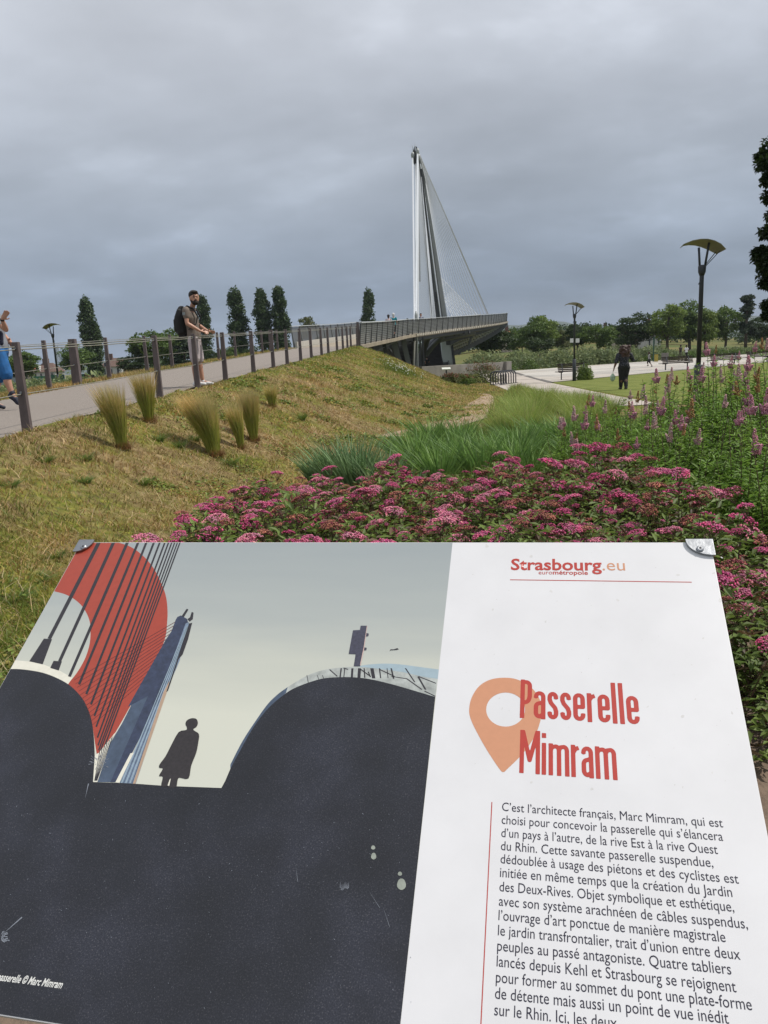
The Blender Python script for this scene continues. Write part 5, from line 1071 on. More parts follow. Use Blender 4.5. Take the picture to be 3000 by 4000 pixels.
for i, (x, y) in enumerate(pts):
    fol, stm, spots = sproto[i % 5]; sc_ = R.uniform(.9, 1.08) * (1.0 if y > 3.1 else .9); edge_ = y > 6.2 or x < -.7
    root = empty('pink_spirea', (x, y, tz(x, y)), R.uniform(0, 6.28), 'pink flat-headed spirea shrub in the flowerbed behind the board', 'shrub', 'pink spirea shrubs in the flowerbed'); root.scale = (sc_, sc_, sc_ * R.uniform(.90, 1.05) * (.90 if y > 5.6 else 1.0))
    link('foliage', fol, root); link('stems', stm, root)
    for (a, b_, z) in spots:
        o_ = link('flower_head', R.choices(heads, hw)[0], root, (a, b_, z)); s = R.uniform(.55, 1.2); o_.scale = (s, s, s); o_.rotation_euler = (R.uniform(-.35, .35) - b_ * .6, R.uniform(-.35, .35) + a * .6, R.uniform(0, 6.28))

# ------------------------------------------------------------------ tall steeple spirea at the right
SPM = [leafmat('spike_pink', (0.62, 0.30, 0.42), .3, 16, .25, .8), leafmat('spike_pale', (0.66, 0.44, 0.48), .3, 16, .25, .8), leafmat('spike_brown', (0.40, 0.235, 0.11), .3, 16, .15, .9)]
def spike_mesh(Hh, r, mm, seed, side=2):
    rs = np.random.RandomState(seed); Vs, Fs = [], []; o_ = 0; oct_ = np.array([[1, 0, 0], [-1, 0, 0], [0, 1, 0], [0, -1, 0], [0, 0, 1.1], [0, 0, -.8]]); of = np.array([[0, 2, 4], [2, 1, 4], [1, 3, 4], [3, 0, 4], [2, 0, 5], [1, 2, 5], [3, 1, 5], [0, 3, 5]])
    axes = [((0, 0, 0), (0, 0, Hh), r)] + [((0, 0, .01), (.045 * math.cos(a), .045 * math.sin(a), Hh * .40), r * .75) for a in rs.uniform(0, 6.28, side)]
    for a, b_, rr in axes:
        a, b_ = np.array(a), np.array(b_)
        for k in range(int(230 * rr / r)):
            s = rs.rand(); q = rr * (1 - s) ** .6 * rs.uniform(.6, 1.0) + .003; an = rs.uniform(0, 6.28); c_ = a + (b_ - a) * s + np.array([q * math.cos(an), q * math.sin(an), 0]); Vs.append(oct_ * rs.uniform(.0038, .007) + c_); Fs.append(of + o_); o_ += 6
    return npmesh('flower_spike', np.concatenate(Vs), np.concatenate(Fs), mm)
spikes = [spike_mesh(.17, .030, SPM[0], 1, 4), spike_mesh(.15, .025, SPM[1], 2, 2), spike_mesh(.18, .024, SPM[1], 3, 1), spike_mesh(.13, .020, SPM[2], 4, 2), spike_mesh(.16, .021, SPM[2], 5, 1), spike_mesh(.20, .033, SPM[0], 6, 5)]
tproto = []
for v_ in range(6):
    rs = np.random.RandomState(400 + v_); parts = []; sm = MB(); tips = []
    for k in range(9):
        a = rs.uniform(0, 6.28); q = rs.uniform(.05, .30); H = rs.uniform(.85, 1.32); bx, by = q * .3 * math.cos(a), q * .3 * math.sin(a); tx_, ty_ = q * math.cos(a) * 1.3, q * math.sin(a) * 1.3
        sm.tube([(bx, by, 0), ((bx + tx_) / 2, (by + ty_) / 2, H * .55), (tx_, ty_, H)], [.005, .004, .002], 4, caps=False); tips.append((tx_, ty_, H))
        nl = 84; s = rs.uniform(.12, 1.0, nl); P = np.stack([bx + (tx_ - bx) * s, by + (ty_ - by) * s, H * s], 1); an = np.arange(nl) * 2.4 + rs.uniform(0, 6); D = nrm(np.stack([np.cos(an), np.sin(an), rs.uniform(.1, 1.0, nl)], 1)); L = .105 * (1.12 - s * .68) * rs.uniform(.7, 1.2, nl)
        V, F = leaves(P, D, nrm(rdir(nl, rs) * .3 + [0, 0, 1]), L, L * .30, rs); parts.append((V, F, 0))
    V, F = shrub_leaves(500 + v_, .37, .92, 1500, .085, .28, None, .1); parts.append((V, F, 0))
    V, F, M_ = join(parts); tproto.append((npmesh('foliage', V, F, LG['spire']), mesh('stems', sm.v, sm.f, stemm), tips))
tp_ = []; tries = 0
while tries < 6000:
    tries += 1; y = R.uniform(4.0, 9.2); x = R.uniform(1.6, 5.4); lo = np.interp(y, [4, 5, 6.3, 8, 9.2], [2.3, 2.1, 1.7, 1.9, 2.4])
    if lo < x < y * .56 + .3 and all((x - a) ** 2 + (y - b_) ** 2 > .34 ** 2 for a, b_ in tp_): tp_.append((x, y))
for i, (x, y) in enumerate(tp_):
    fol, stm, tips = tproto[i % 6]; z = tz(x, y); lim = float(np.interp(x / y, [.24, .34, .42, .50], [.66, .82, 1.0, 1.12])) * float(np.interp(y, [4, 5, 7, 9], [.74, .88, 1.02, .98])); root = empty('steeple_spirea', (x, y, z), R.uniform(0, 6.28), 'tall leafy shrub with upright pink and brown flower spikes at the right', 'shrub', 'tall spiked spirea shrubs at the right'); s = R.uniform(.88, 1.08) * lim; root.scale = (s, s, s)
    link('foliage', fol, root); link('stems', stm, root)
    for t_ in tips:
        if R.random() < .27: o_ = link('flower_spike', R.choices(spikes, [.24, .2, .14, .16, .14, .12])[0], root, t_); q = R.uniform(.5, .95) / s; o_.scale = (q, q, q); o_.rotation_euler = (R.uniform(-.15, .15), R.uniform(-.15, .15), R.uniform(0, 6))

# ------------------------------------------------------------------ street lamps
lampm = mat('anthracite_paint', (0.030, 0.034, 0.042), 0.5, var=.12, scale=6)
canm = mat('canopy_cream', (0.22, 0.21, 0.15), 0.6, var=.08, scale=4)
def lamp(px, py_base, Yd, rz, label, zb=None, s=1.0, sleeve=1.12):
    p = at(px, py_base, Yd); zb = tz(p.x, p.y) if zb is None else zb; root = empty('street_lamp', (p.x, p.y, zb), rz, label, 'street lamp', 'curved canopy street lamps'); root.scale = (s, s, s)
    MB().tube([(0, 0, -.1), (0, 0, sleeve), (0, 0, sleeve + .02)], [.095, .095, .07], 14).obj('base_sleeve', lampm, root, True)
    MB().tube([(0, 0, sleeve - .02), (0, 0, 3.24), (0, 0, 3.32)], [.056, .050, .050], 14).obj('pole', lampm, root, True)
    MB().tube([(0, 0, 3.22), (0, 0, 3.30), (0, 0, 3.42), (0, 0, 3.46)], [.055, .085, .092, .08], 14).obj('collar', lampm, root, True)
    for a, b_ in (((-.055, 0, 3.40), (-.095, 0, 3.86)), ((.05, -.03, 3.40), (.115, -.08, 3.99))): MB().tube([a, b_], .028, 8).obj('fork_arm', lampm, root, True)
    for y_ in (-.12, .12): MB().tube([(.075, y_ * .4, 3.44), (.36, y_, 3.755)], .010, 6).obj('strut', lampm, root)
    arc_ = [(-.50, 3.905), (-.36, 3.965), (-.20, 3.985), (-.04, 3.975), (.12, 3.93), (.28, 3.855), (.44, 3.745)]; m_ = MB(); n_ = len(arc_)
    for i, (x, z) in enumerate(arc_):
        hw_ = (.06, .17, .22, .24, .24, .22, .16)[i]
        m_.v += [Vector((x + hw_ * .25, -hw_, z + .03)), Vector((x - hw_ * .25, hw_, z - .035)), Vector((x - hw_ * .25, hw_, z - .020)), Vector((x + hw_ * .25, -hw_, z + .045))]
    for i in range(n_ - 1):
        for k in range(4): m_.f.append((i * 4 + k, i * 4 + 4 + k, i * 4 + 4 + (k + 1) % 4, i * 4 + (k + 1) % 4))
    m_.f += [(0, 1, 2, 3), (n_ * 4 - 1, n_ * 4 - 2, n_ * 4 - 3, n_ * 4 - 4)]; m_.obj('canopy', canm, root)
    MB().tube([(-.01, 0, 3.12), (-.085, -.03, 3.02)], .012, 6).obj('cable_gland', lampm, root)
    return root
lamp(2722, 1595, 18.2, 0, 'tall street lamp standing in the lawn at the right, largest of the three', s=.975)
lamp(2243, 1485, 40.5, 0, 'street lamp behind the leftmost bench, in the middle distance')
lamp(233, 1523, 47, PI, 'street lamp left of the path, behind the fence near the leftmost poplar', s=1.05).scale = (1.05, -1.05, 1.05)

# ------------------------------------------------------------------ benches
woodm = mat('dark_bench_timber', (0.042, 0.025, 0.018), 0.6, var=.35, scale=8, stretch=(.15, 1, 1)); litwood = woodm
def bench(px, py, Yd, rz, wd, label, proto=[None]):
    p = at(px, py, Yd); root = empty('park_bench', (p.x, p.y, tz(p.x, p.y) + .03), rz, label, 'bench', 'timber benches along the plaza')
    if proto[0] is None:
        P = []
        for k in range(5): P.append(('back_slat', MB().box((0, .02 - .045 * k, .84 - .095 * k), (2.0, .035, .074)), woodm))
        for k in range(4): P.append(('seat_slat', MB().box((0, .02 + .0 + .12 * k + .02, .435), (2.0, .085, .035)), woodm))
        for x in (-.72, .72):
            m_ = MB(); m_.box((x, .03, .2), (.055, .055, .48)); m_.beam((x, .0, .42), (x, .02, .44), .05, .05); m_.beam((x, -.22, .40), (x, -.02, .88), .05, .03); m_.box((x, .18, .40), (.05, .50, .04)); P.append(('leg', m_, lampm))
        proto[0] = []
        for nm_, m_, mm in P:
            for v in m_.v: v.y = -v.y
            m_.f = [f[::-1] for f in m_.f]
            proto[0].append((nm_, mesh(nm_, m_.v, m_.f, mm)))
    for nm_, me in proto[0]: o_ = link(nm_, me, root); o_.scale = (wd / 2.0, 1, 1)
    return root
bench(2236, 1480, 42.5, math.radians(184), 1.72, 'slatted bench right beside the middle street lamp, leftmost of the row')
bench(2643, 1443, 52, math.radians(188), 2.2, 'slatted bench just left of the tall street lamp')
bench(2828, 1428, 56, math.radians(190), 2.35, 'slatted bench just right of the tall street lamp')
bench(2962, 1414, 62, math.radians(192), 2.3, 'slatted bench at the right picture edge, last of the row')

# ------------------------------------------------------------------ bicycle rack, concrete wall, boxes, signs
p = at(1967, 1505, 40.5); root = empty('bicycle_rack', (p.x, p.y, tz(p.x, p.y)), math.radians(58), 'black bicycle rack of rounded hoops beside the olive bush', 'bicycle rack')
for k in range(7): x = -1.0 + k * .33; MB().tube([(x, -.3, 0), (x, -.3, .52), (x, -.24, .64), (x, -.1, .70), (x, .1, .70), (x, .24, .64), (x, .3, .52), (x, .3, 0)], .030, 7).obj('hoop', lampm, root, True)
for y_ in (-.3, .3): MB().box((0, y_, .03), (2.4, .05, .04)).obj('ground_rail', lampm, root)
a, b_ = at(1640, 1425, 60), at(1983, 1413, 68); a.z = b_.z = 0
root = empty('concrete_wall', a, math.atan2(b_.y - a.y, b_.x - a.x), 'long low grey concrete wall in front of the bridge pier', 'wall'); Lw = (b_ - a).length; hz_ = 1.55 - (1412 - 1384) / F_PX * 68
for i in range(3): x0 = Lw * [0, .5, .93][i] + .02; x1 = Lw * [.5, .93, 1.0][i] - .02; MB().box(((x0 + x1) / 2, 0 if i < 2 else -.15, hz_ / 2 - .1), (x1 - x0, .35 if i < 2 else .6, hz_ + .2 + (.06 if i == 2 else 0))).obj('wall_panel', concm, root, bevel=.02)
p = at(1744, 1478, 46); root = empty('notice_stand', (p.x, p.y, tz(p.x, p.y)), 0, 'low stand with a pale slanted top in front of the concrete wall', 'notice stand'); zt = at(1744, 1440, 46).z - root.location.z
MB().box((0, 0, zt / 2), (.08, .06, zt)).obj('post', lampm, root); MB().box((0, 0, zt), (.52, .30, .05), Matrix.Rotation(.35, 3, 'X')).obj('top_plate', mat('pale_plate', (.55, .56, .50), .5), root)
p = at(2245, 1400, 74); root = empty('park_sign', (p.x, p.y, tz(p.x, p.y)), 0, 'two white blank sign plates behind the middle street lamp, above the scrub', 'sign'); wpl = mat('white_plate', (.52, .54, .50), .5, var=.05)
for px_ in (2234, 2256): q = at(px_, 1330, 74) - root.location; MB().box(q, (.36, .03, .40)).obj('plate', wpl, root)
MB().beam((at(2245, 1400, 74) - root.location), (at(2245, 1322, 74) - root.location) + Vector((0, .05, 0)), .06, .06).obj('post', lampm, root)
p = at(2552, 1405, 86); root = empty('signpost', (p.x, p.y, tz(p.x, p.y)), 0, 'slim dark green post at the far plaza edge beside the yellow bin', 'post'); MB().tube([(0, 0, 0), (0, 0, at(2552, 1317, 86).z)], .07, 8).obj('pole', mat('dark_green_paint', (.02, .07, .045), .5), root); MB().box((0, 0, at(2552, 1322, 86).z), (.2, .06, .35)).obj('head_plate', lampm, root)
p = at(2563, 1407, 85); root = empty('waste_bin', (p.x, p.y, tz(p.x, p.y)), 0, 'yellow and green waste bin beside the slim green post', 'waste bin'); MB().box((0, 0, .42), (.34, .3, .84)).obj('bin_body', mat('bin_yellow', (.36, .29, .05), .6, var=.1), root, bevel=.03); MB().box((0, 0, .87), (.38, .34, .06)).obj('lid', mat('dark_green_paint', (.02, .07, .045), .5), root)
p = at(2597, 1403, 87); root = empty('concrete_planter', (p.x, p.y, tz(p.x, p.y)), 0, 'upright grey concrete block with a small plant on top, right of the yellow bin', 'planter'); MB().box((0, 0, .46), (.66, .5, .92)).obj('block', concm, root, bevel=.03)
rs = np.random.RandomState(3); u = rdir(160, rs); P = u * .22 + [0, 0, 1.05]; V, F = leaves(P, rdir(160, rs), u, np.full(160, .12), np.full(160, .07), rs); link('foliage', npmesh('foliage', V, F, LG['mid']), root)

# ------------------------------------------------------------------ houses and containers far off
redroof = mat('orange_red_tiles', (0.30, 0.085, 0.045), .85, var=.25, scale=3); brroof = mat('brown_tiles', (0.115, 0.070, 0.055), .85, var=.25, scale=3); whitew = mat('white_render', (.42, .42, .41), .85, var=.08, scale=1); creamw = mat('cream_render', (.38, .33, .26), .85, var=.08, scale=1); paned = mat('dark_pane', (.03, .035, .045), .2); framew = mat('window_frame', (.35, .35, .34), .6)
def house(x0, x1, yb, ye, yr, Yd, wallm, roofm, label, hip=.25, wins=4, dormer=False, chim=1):
    """front wall between photograph columns x0..x1; yb foot, ye eave, yr ridge"""
    a, b_ = at(x0, yb, Yd), at(x1, yb, Yd); zb = min(a.z, tz(a.x, a.y)) - .5; ze, zr = at((x0 + x1) / 2, ye, Yd).z, at((x0 + x1) / 2, yr, Yd).z; w_ = b_.x - a.x; dep = max(6, w_ * .8)
    root = empty('house', ((a.x + b_.x) / 2, Yd, zb), 0, label, 'house'); H = ze - zb; Rr = zr - ze
    MB().box((0, dep / 2, H / 2), (w_, dep, H)).obj('wall', wallm, root)
    e = .35; hp = w_ * hip; m_ = MB(); m_.add([(-w_ / 2 - e, -e, H), (w_ / 2 + e, -e, H), (w_ / 2 + e, dep + e, H), (-w_ / 2 - e, dep + e, H), (-w_ / 2 + hp, dep / 2, H + Rr), (w_ / 2 - hp, dep / 2, H + Rr)], [(0, 1, 5, 4), (2, 3, 4, 5), (1, 2, 5), (3, 0, 4), (3, 2, 1, 0)])
    rf = m_.obj('roof', roofm, root)
    for k in range(chim): MB().box((-w_ * .12 + k * w_ * .14, dep / 2 - .3, H + Rr + .4), (.7, .7, 1.4)).obj('chimney', brroof, rf)
    for k in range(wins):
        x = -w_ / 2 + w_ * (k + .5) / wins; wz = H - min(1.6, H * .35); f_ = MB().box((x, -.03, wz), (w_ / wins * .36, .06, 1.5)).obj('window', framew, root); MB().box((x, -.07, wz), (w_ / wins * .26, .03, 1.25)).obj('pane', paned, f_)
    if dormer: d_ = MB().add([(-w_ * .36, -.1, H), (-w_ * .12, -.1, H), (-w_ * .24, -.1, H + Rr * .72), (-w_ * .36, dep * .4, H), (-w_ * .12, dep * .4, H), (-w_ * .24, dep * .4, H + Rr * .72)], [(0, 1, 2), (5, 4, 3), (0, 2, 5, 3), (2, 1, 4, 5)]).obj('gable', wallm, root); MB().box((-w_ * .24, -.15, H + Rr * .25), (.8, .06, 1.0)).obj('window', paned, d_)
    return root
house(132, 218, 1490, 1453, 1418, 190, whitew, brroof, 'white house with steep brown roof and gable, behind the green container on the left', wins=4, dormer=True, chim=2)
house(400, 478, 1482, 1432, 1398, 195, whitew, brroof, 'white house with brown roof seen between the thick fence post and the broad round tree', wins=3, dormer=True)
house(96, 134, 1480, 1452, 1426, 200, creamw, redroof, 'small orange-roofed house peeking out left of the white steep-roofed house', wins=2, chim=0)
house(455, 482, 1470, 1420, 1404, 205, whitew, redroof, 'narrow house with reddish pointed roof at the left foot of the broad round tree', hip=.48, wins=1, chim=0)
house(1974, 2010, 1330, 1308, 1292, 170, creamw, redroof, 'small red-roofed house left of the upright green tree by the bridge tip', wins=2)
house(2404, 2436, 1330, 1300, 1282, 160, creamw, redroof, 'orange-red roofed house between the round tree and the big dark tree', hip=.05, wins=2, chim=0)
house(2532, 2572, 1330, 1292, 1264, 158, creamw, mat('faded_brown_tiles', (.16, .085, .06), .85, var=.2), 'brown-roofed house just right of the big dark tree', hip=.2, wins=2)
house(2528, 2582, 1330, 1308, 1303, 152, whitew, brroof, 'low white house with dark windows in front of the brown-roofed house', hip=.05, wins=3, chim=0)
p = at(2364, 1300, 220); root = empty('factory_chimney', (p.x, p.y, tz(p.x, p.y)), 0, 'far slender brick chimney above the round green tree', 'chimney'); MB().tube([(0, 0, 0), (0, 0, at(2364, 1261, 220).z - root.location.z)], [.7, .5], 8).obj('shaft', brroof, root)
p = at(238, 1480, 230); root = empty('lattice_mast', (p.x, p.y, tz(p.x, p.y)), 0, 'thin far lattice radio mast just right of the left street lamp', 'mast'); zt = at(238, 1352, 230).z - root.location.z
for sx_, sy_ in ((-.5, -.5), (.5, -.5), (.5, .5), (-.5, .5)): MB().beam((sx_, sy_, 0), (sx_ * .5, sy_ * .5, zt), .12, .12).obj('leg', lgrey, root)
for k in range(14): z_ = zt * k / 14; MB().beam((-.45, -.45, z_), (.45, -.45, z_ + zt / 14), .06, .06).obj('brace', lgrey, root)
def container(x0, x1, yb, yt, Yd, col, label, text=None, rot=0):
    a, b_ = at(x0, yb, Yd), at(x1, yb, Yd); H = at(x0, yt, Yd).z - a.z; zb = a.z; w_ = b_.x - a.x; cm = mat('container_' + col[0], col[1], .55, var=.15, scale=2)
    root = empty('shipping_container', ((a.x + b_.x) / 2, Yd, zb), rot, label, 'shipping container', 'containers parked beyond the reeds'); MB().box((0, 1.2, H / 2 - .6), (w_, 2.4, H + 1.2)).obj('body', cm, root)
    for k in range(int(w_ / .6)): MB().box((-w_ / 2 + .3 + k * .6, -.03, H / 2), (.22, .06, H * .9)).obj('corrugation', cm, root)
    if text:
        me = text_mesh(text); co = np.empty(len(me.vertices) * 3, np.float32); me.vertices.foreach_get('co', co); co = co.reshape(-1, 3); k = w_ * .74 / (co[:, 0].max()); q = np.stack([co[:, 0] * k - w_ * .30, np.full(len(co), -.09), co[:, 1] * k * 1.0 + H * .35], 1); me.vertices.foreach_set('co', q.astype(np.float32).ravel()); me.materials.append(mat('letter_white', (.6, .62, .6), .6)); link('lettering', me, root)
container(128, 202, 1494, 1471, 150, ('green', (.015, .13, .06)), 'long green container with white lettering EVERGREEN', 'EVERGREEN')
container(202, 236, 1496, 1464, 148, ('deep_green', (.012, .085, .05)), 'dark green container directly behind the left lamp post')
container(286, 316, 1490, 1463, 150, ('bright_green', (.02, .16, .07)), 'bright green container left of the red one')
container(322, 346, 1488, 1461, 152, ('red', (.16, .02, .018)), 'dark red container beside the foot of the leftmost poplar')
container(-60, 66, 1500, 1478, 150, ('pale_blue', (.22, .27, .31)), 'pale grey-blue low container behind the walking man')

# ------------------------------------------------------------------ hills on the horizon
hx = np.linspace(-2600, 2900, 150); rows = []
prof = lambda x: np.interp(x, [-2600, -1500, -900, -300, 200, 480, 800, 1100, 1500, 2000, 2900], [22, 26, 30, 30, 58, 92, 70, 86, 92, 92, 80]) + 9 * np.sin(x / 70) + 6 * np.sin(x / 31 + 1) + 3 * np.sin(x / 13)
for j, (yy_, f) in enumerate(((1900, 0), (2050, .35), (2200, .6), (2350, .85), (2480, 1), (2700, .8), (2850, 0))):
    rows.append(np.stack([hx, yy_ + 40 * np.sin(hx / 150 + j), prof(hx) * f * (1 + .12 * np.sin(hx / 60 + j * 2) * (1 - f) * (f > 0)) - 1 * (f == 0) + 2.5], 1))
Vh = np.concatenate(rows); ih = np.arange(len(Vh)).reshape(len(rows), len(hx)); Fh = np.stack([ih[:-1, :-1].ravel(), ih[:-1, 1:].ravel(), ih[1:, 1:].ravel(), ih[1:, :-1].ravel()], 1)
tag(link('hills', npmesh('hills', Vh, Fh, mat('wooded_hill', (.035, .055, .035), .95, var=.3, scale=.01, coords='World'), smooth=True)), kind='structure')

# ------------------------------------------------------------------ people
def blob(name, shapes, mm, parent, voxel=.014, smooth_=3):
    m_ = MB()
    for s in shapes:
        if s[0] == 't':
            m_.tube(s[1], s[2], 12)
            rr = s[2] if isinstance(s[2], list) else [s[2]] * len(s[1])
            for q in (0, -1): r = rr[q]; r = r if isinstance(r, tuple) else (r, r); k = min(r) * .95; m_.ball(s[1][q], (k, k, k), 10, 6)
        else: m_.ball(s[1], s[2], 14, 9)
    me = mesh(name, m_.v, m_.f, mm); o_ = bpy.data.objects.new(name, me); COL.objects.link(o_); md = o_.modifiers.new('r', 'REMESH'); md.mode = 'VOXEL'; md.voxel_size = voxel
    if smooth_: sm_ = o_.modifiers.new('s', 'SMOOTH'); sm_.iterations = smooth_; sm_.factor = .5
    me2 = bpy.data.meshes.new_from_object(o_.evaluated_get(bpy.context.evaluated_depsgraph_get())); bpy.data.objects.remove(o_)
    me2.name = name; me2.polygons.foreach_set('use_smooth', np.ones(len(me2.polygons), dtype=bool)); me2.materials.clear(); me2.materials.append(mm)
    return link(name, me2, parent)
def L_(a, b_, f): return Vector(a).lerp(Vector(b_), f)
def hand(wr, tip, side_up, s=1.0):
    """palm and five fingers between wrist and fingertip; side_up = direction across the palm towards the thumb"""
    wr, tip = Vector(wr), Vector(tip); d = (tip - wr).normalized(); L = .185 * s; u = Vector(side_up); u = (u - d * u.dot(d)).normalized(); n_ = d.cross(u)
    S_ = [('t', [wr, wr + d * .045 * s, wr + d * .09 * s], [(.026 * s, .020 * s), (.040 * s, .017 * s), (.040 * s, .015 * s)])]
    for k, ln in enumerate((.072, .082, .076, .058)):
        o_ = u * (.030 - .020 * k) * s; b_ = wr + d * .085 * s + o_; c_ = b_ + (d + u * (.12 - .09 * k)).normalized() * ln * .55 * s; e_ = c_ + (d - n_ * .25).normalized() * ln * .5 * s; S_.append(('t', [b_, c_, e_], [.0095 * s, .009 * s, .0075 * s]))
    b_ = wr + d * .03 * s + u * .03 * s; S_.append(('t', [b_, b_ + (d * .6 + u * .8) * .035 * s, b_ + (d * .9 + u * .7) * .062 * s], [.013 * s, .011 * s, .009 * s])); return S_
skin = mat('warm_skin', (0.42, 0.225, 0.155), .5, var=.06, scale=20); dskin = mat('dark_skin', (0.11, 0.055, 0.035), .5, var=.06, scale=20)
def cloth(n_, c_, var=.12, sc_=10): return mat('cloth_' + n_, c_, .85, var=var, scale=sc_, bump=.25, bscale=14)
def figure(root, J, skinm, top, bottom, sleeve=.55, leglen=.5, shoem=None, voxel=.014, fem=0, sc_=1.0, hands=True):
    """J: joints by name; facing +X, left side +Y"""
    g = lambda k: Vector(J[k]); S = []
    wst = L_(g('pel'), g('che'), .45)
    S += [('t', [g('pel') + Vector((0, 0, -.06)), g('pel'), wst, g('che'), g('che') + Vector((0, 0, .12))], [(.09, .13), (.115, .155), (.10, .135 - .02 * fem), (.115, .165 - .02 * fem), (.09, .15)])]
    S += [('t', [g('che') + Vector((0, 0, .14)), g('neck'), g('head') + Vector((0, 0, -.05))], [.06, .052, .05])]
    for s in 'LR':
        S += [('t', [g('sh' + s), L_(g('sh' + s), g('el' + s), .4), g('el' + s)], [.056, .048, .038]), ('t', [g('el' + s), L_(g('el' + s), g('wr' + s), .3), g('wr' + s)], [.038, .040, .026])]
        S += [('t', [g('hi' + s), L_(g('hi' + s), g('kn' + s), .5), g('kn' + s)], [.092, .078, .055]), ('t', [g('kn' + s), L_(g('kn' + s), g('an' + s), .32) + Vector((-.015, 0, 0)), g('an' + s)], [.055, .060, .036]), ('t', [g('an' + s), g('to' + s)], [.038, .030])]
        if hands: S += hand(g('wr' + s), g('ti' + s), J.get('th' + s, (0, 0, 1)))
    S += [('b', g('head'), (.094, .084, .118))]
    fd = Vector(J['face']).normalized(); sd_ = Vector((-fd.y, fd.x, 0)); h_ = g('head')
    S += [('b', h_ + fd * .035 + Vector((0, 0, -.055)), (.060, .058, .055)), ('t', [h_ + fd * .080 + Vector((0, 0, .012)), h_ + fd * .108 + Vector((0, 0, -.022))], [.011, .015]), ('b', h_ + sd_ * .080 + Vector((0, 0, -.01)), (.016, .016, .030)), ('b', h_ - sd_ * .080 + Vector((0, 0, -.01)), (.016, .016, .030)), ('b', h_ + fd * .078 + Vector((0, 0, .030)), (.022, .045, .012) if abs(fd.x) > .7 else (.045, .022, .012))]
    blob('body', S, skinm, root, voxel, 2)
    T = [('t', [g('pel') + Vector((0, 0, .0)), g('pel') + Vector((0, 0, .06)), wst, g('che'), g('che') + Vector((0, 0, .13)), g('neck') + Vector((0, 0, -.06))], [(.135, .172), (.132, .168), (.122, .155 - .02 * fem), (.138, .185 - .02 * fem), (.10, .165), (.072, .08)])]
    for s in 'LR':
        T += [('t', [g('sh' + s), L_(g('sh' + s), g('el' + s), min(1, sleeve) * .5), L_(g('sh' + s), g('el' + s), min(1, sleeve))], [.074, .070, .062])]
        if sleeve > 1: T += [('t', [g('el' + s), L_(g('el' + s), g('wr' + s), sleeve - 1)], [.055, .05])]
    blob('shirt', T, top, root, voxel * 1.15, 3)
    B = [('t', [g('pel') + Vector((0, 0, -.09)), g('pel') + Vector((0, 0, .03))], [(.12, .165), (.128, .168)])]
    for s in 'LR':
        if leglen <= 1: B += [('t', [g('hi' + s), L_(g('hi' + s), g('kn' + s), leglen)], [.112, .098 if leglen > .8 else .10])]
        else: B += [('t', [g('hi' + s), g('kn' + s), L_(g('kn' + s), g('an' + s), leglen - 1)], [.108, .075, .058])]
    blob('trousers' if leglen > 1 else 'shorts', B, bottom, root, voxel * 1.15, 3)
    if shoem:
        for s in 'LR':
            a, t_ = g('an' + s), g('to' + s); d = (t_ - a); blob('shoe', [('t', [a + Vector((-.03, 0, -.035)) if abs(d.x) > abs(d.y) else a + Vector((0, -.03, -.035)), L_(a, t_, .5) + Vector((0, 0, -.01)), t_], [(.045, .045), (.045, .042), (.034, .03)]), ('t', [a, a + Vector((0, 0, .02))], [.046, .044])], shoem, root, voxel, 1)
    return root
def eyes(root, h_, fd, m_=None):
    fd = Vector(fd).normalized(); sd_ = Vector((-fd.y, fd.x, 0)); h_ = Vector(h_)
    for s in (-1, 1): MB().ball(h_ + fd * .082 + sd_ * s * .031 + Vector((0, 0, .010)), (.013, .013, .009), 8, 5).obj('eye', mat('dark_eye', (.02, .015, .012), .3), root, True)
    MB().ball(h_ + fd * .088 + Vector((0, 0, -.058)), (.018, .018, .006), 8, 5).obj('mouth', mat('lip', (.28, .10, .08), .5), root, True)
# the man with the backpack
yy_ = 15.45; x_ = at(778, 1508, yy_).x; zr_ = tz(x_, yy_) ; zr_ = max(zr_, float(path_z(yy_)))
man = empty('person', (x_, yy_, zr_), 0, 'bearded man in taupe shirt and pale shorts with black backpack, standing at the fence', 'person'); man.scale = (1.03,) * 3
J = dict(pel=(-.01, 0, .95), che=(-.035, 0, 1.30), neck=(.01, -.01, 1.51), head=(.065, -.03, 1.668), face=(.50, -.87, 0), shL=(-.05, .18, 1.44), elL=(.02, .22, 1.19), wrL=(.24, .10, 1.05), tiL=(.44, .02, 1.0), shR=(-.08, -.18, 1.44), elR=(-.065, -.235, 1.19), wrR=(.155, -.17, 1.045), tiR=(.34, -.10, .99), thL=(0, -.6, .8), thR=(0, .6, .8),
         hiL=(-.01, .085, .90), knL=(.03, .09, .49), anL=(.06, .10, .085), toL=(.24, .10, .045), hiR=(-.01, -.085, .90), knR=(-.01, -.09, .49), anR=(-.03, -.10, .085), toR=(.15, -.13, .045))
figure(man, J, skin, cloth('taupe', (.155, .125, .105)), cloth('pale_lilac', (.44, .38, .40)), .52, .92, mat('white_trainer', (.62, .62, .62), .6, var=.08, scale=20), voxel=.0105)
hairm = mat('dark_brown_hair', (.016, .011, .009), .7, var=.4, scale=60, bump=.6)
h_ = Vector(J['head']); fd = Vector(J['face']).normalized()
blob('hair', [('b', h_ + Vector((0, 0, .055)) - fd * .024, (.100, .096, .096)), ('b', h_ - fd * .045 + Vector((0, 0, .0)), (.078, .080, .09)), ('b', h_ + fd * .045 + Vector((0, 0, .105)), (.066, .06, .034))], hairm, man, .009, 1)
sd_ = Vector((-fd.y, fd.x, 0))
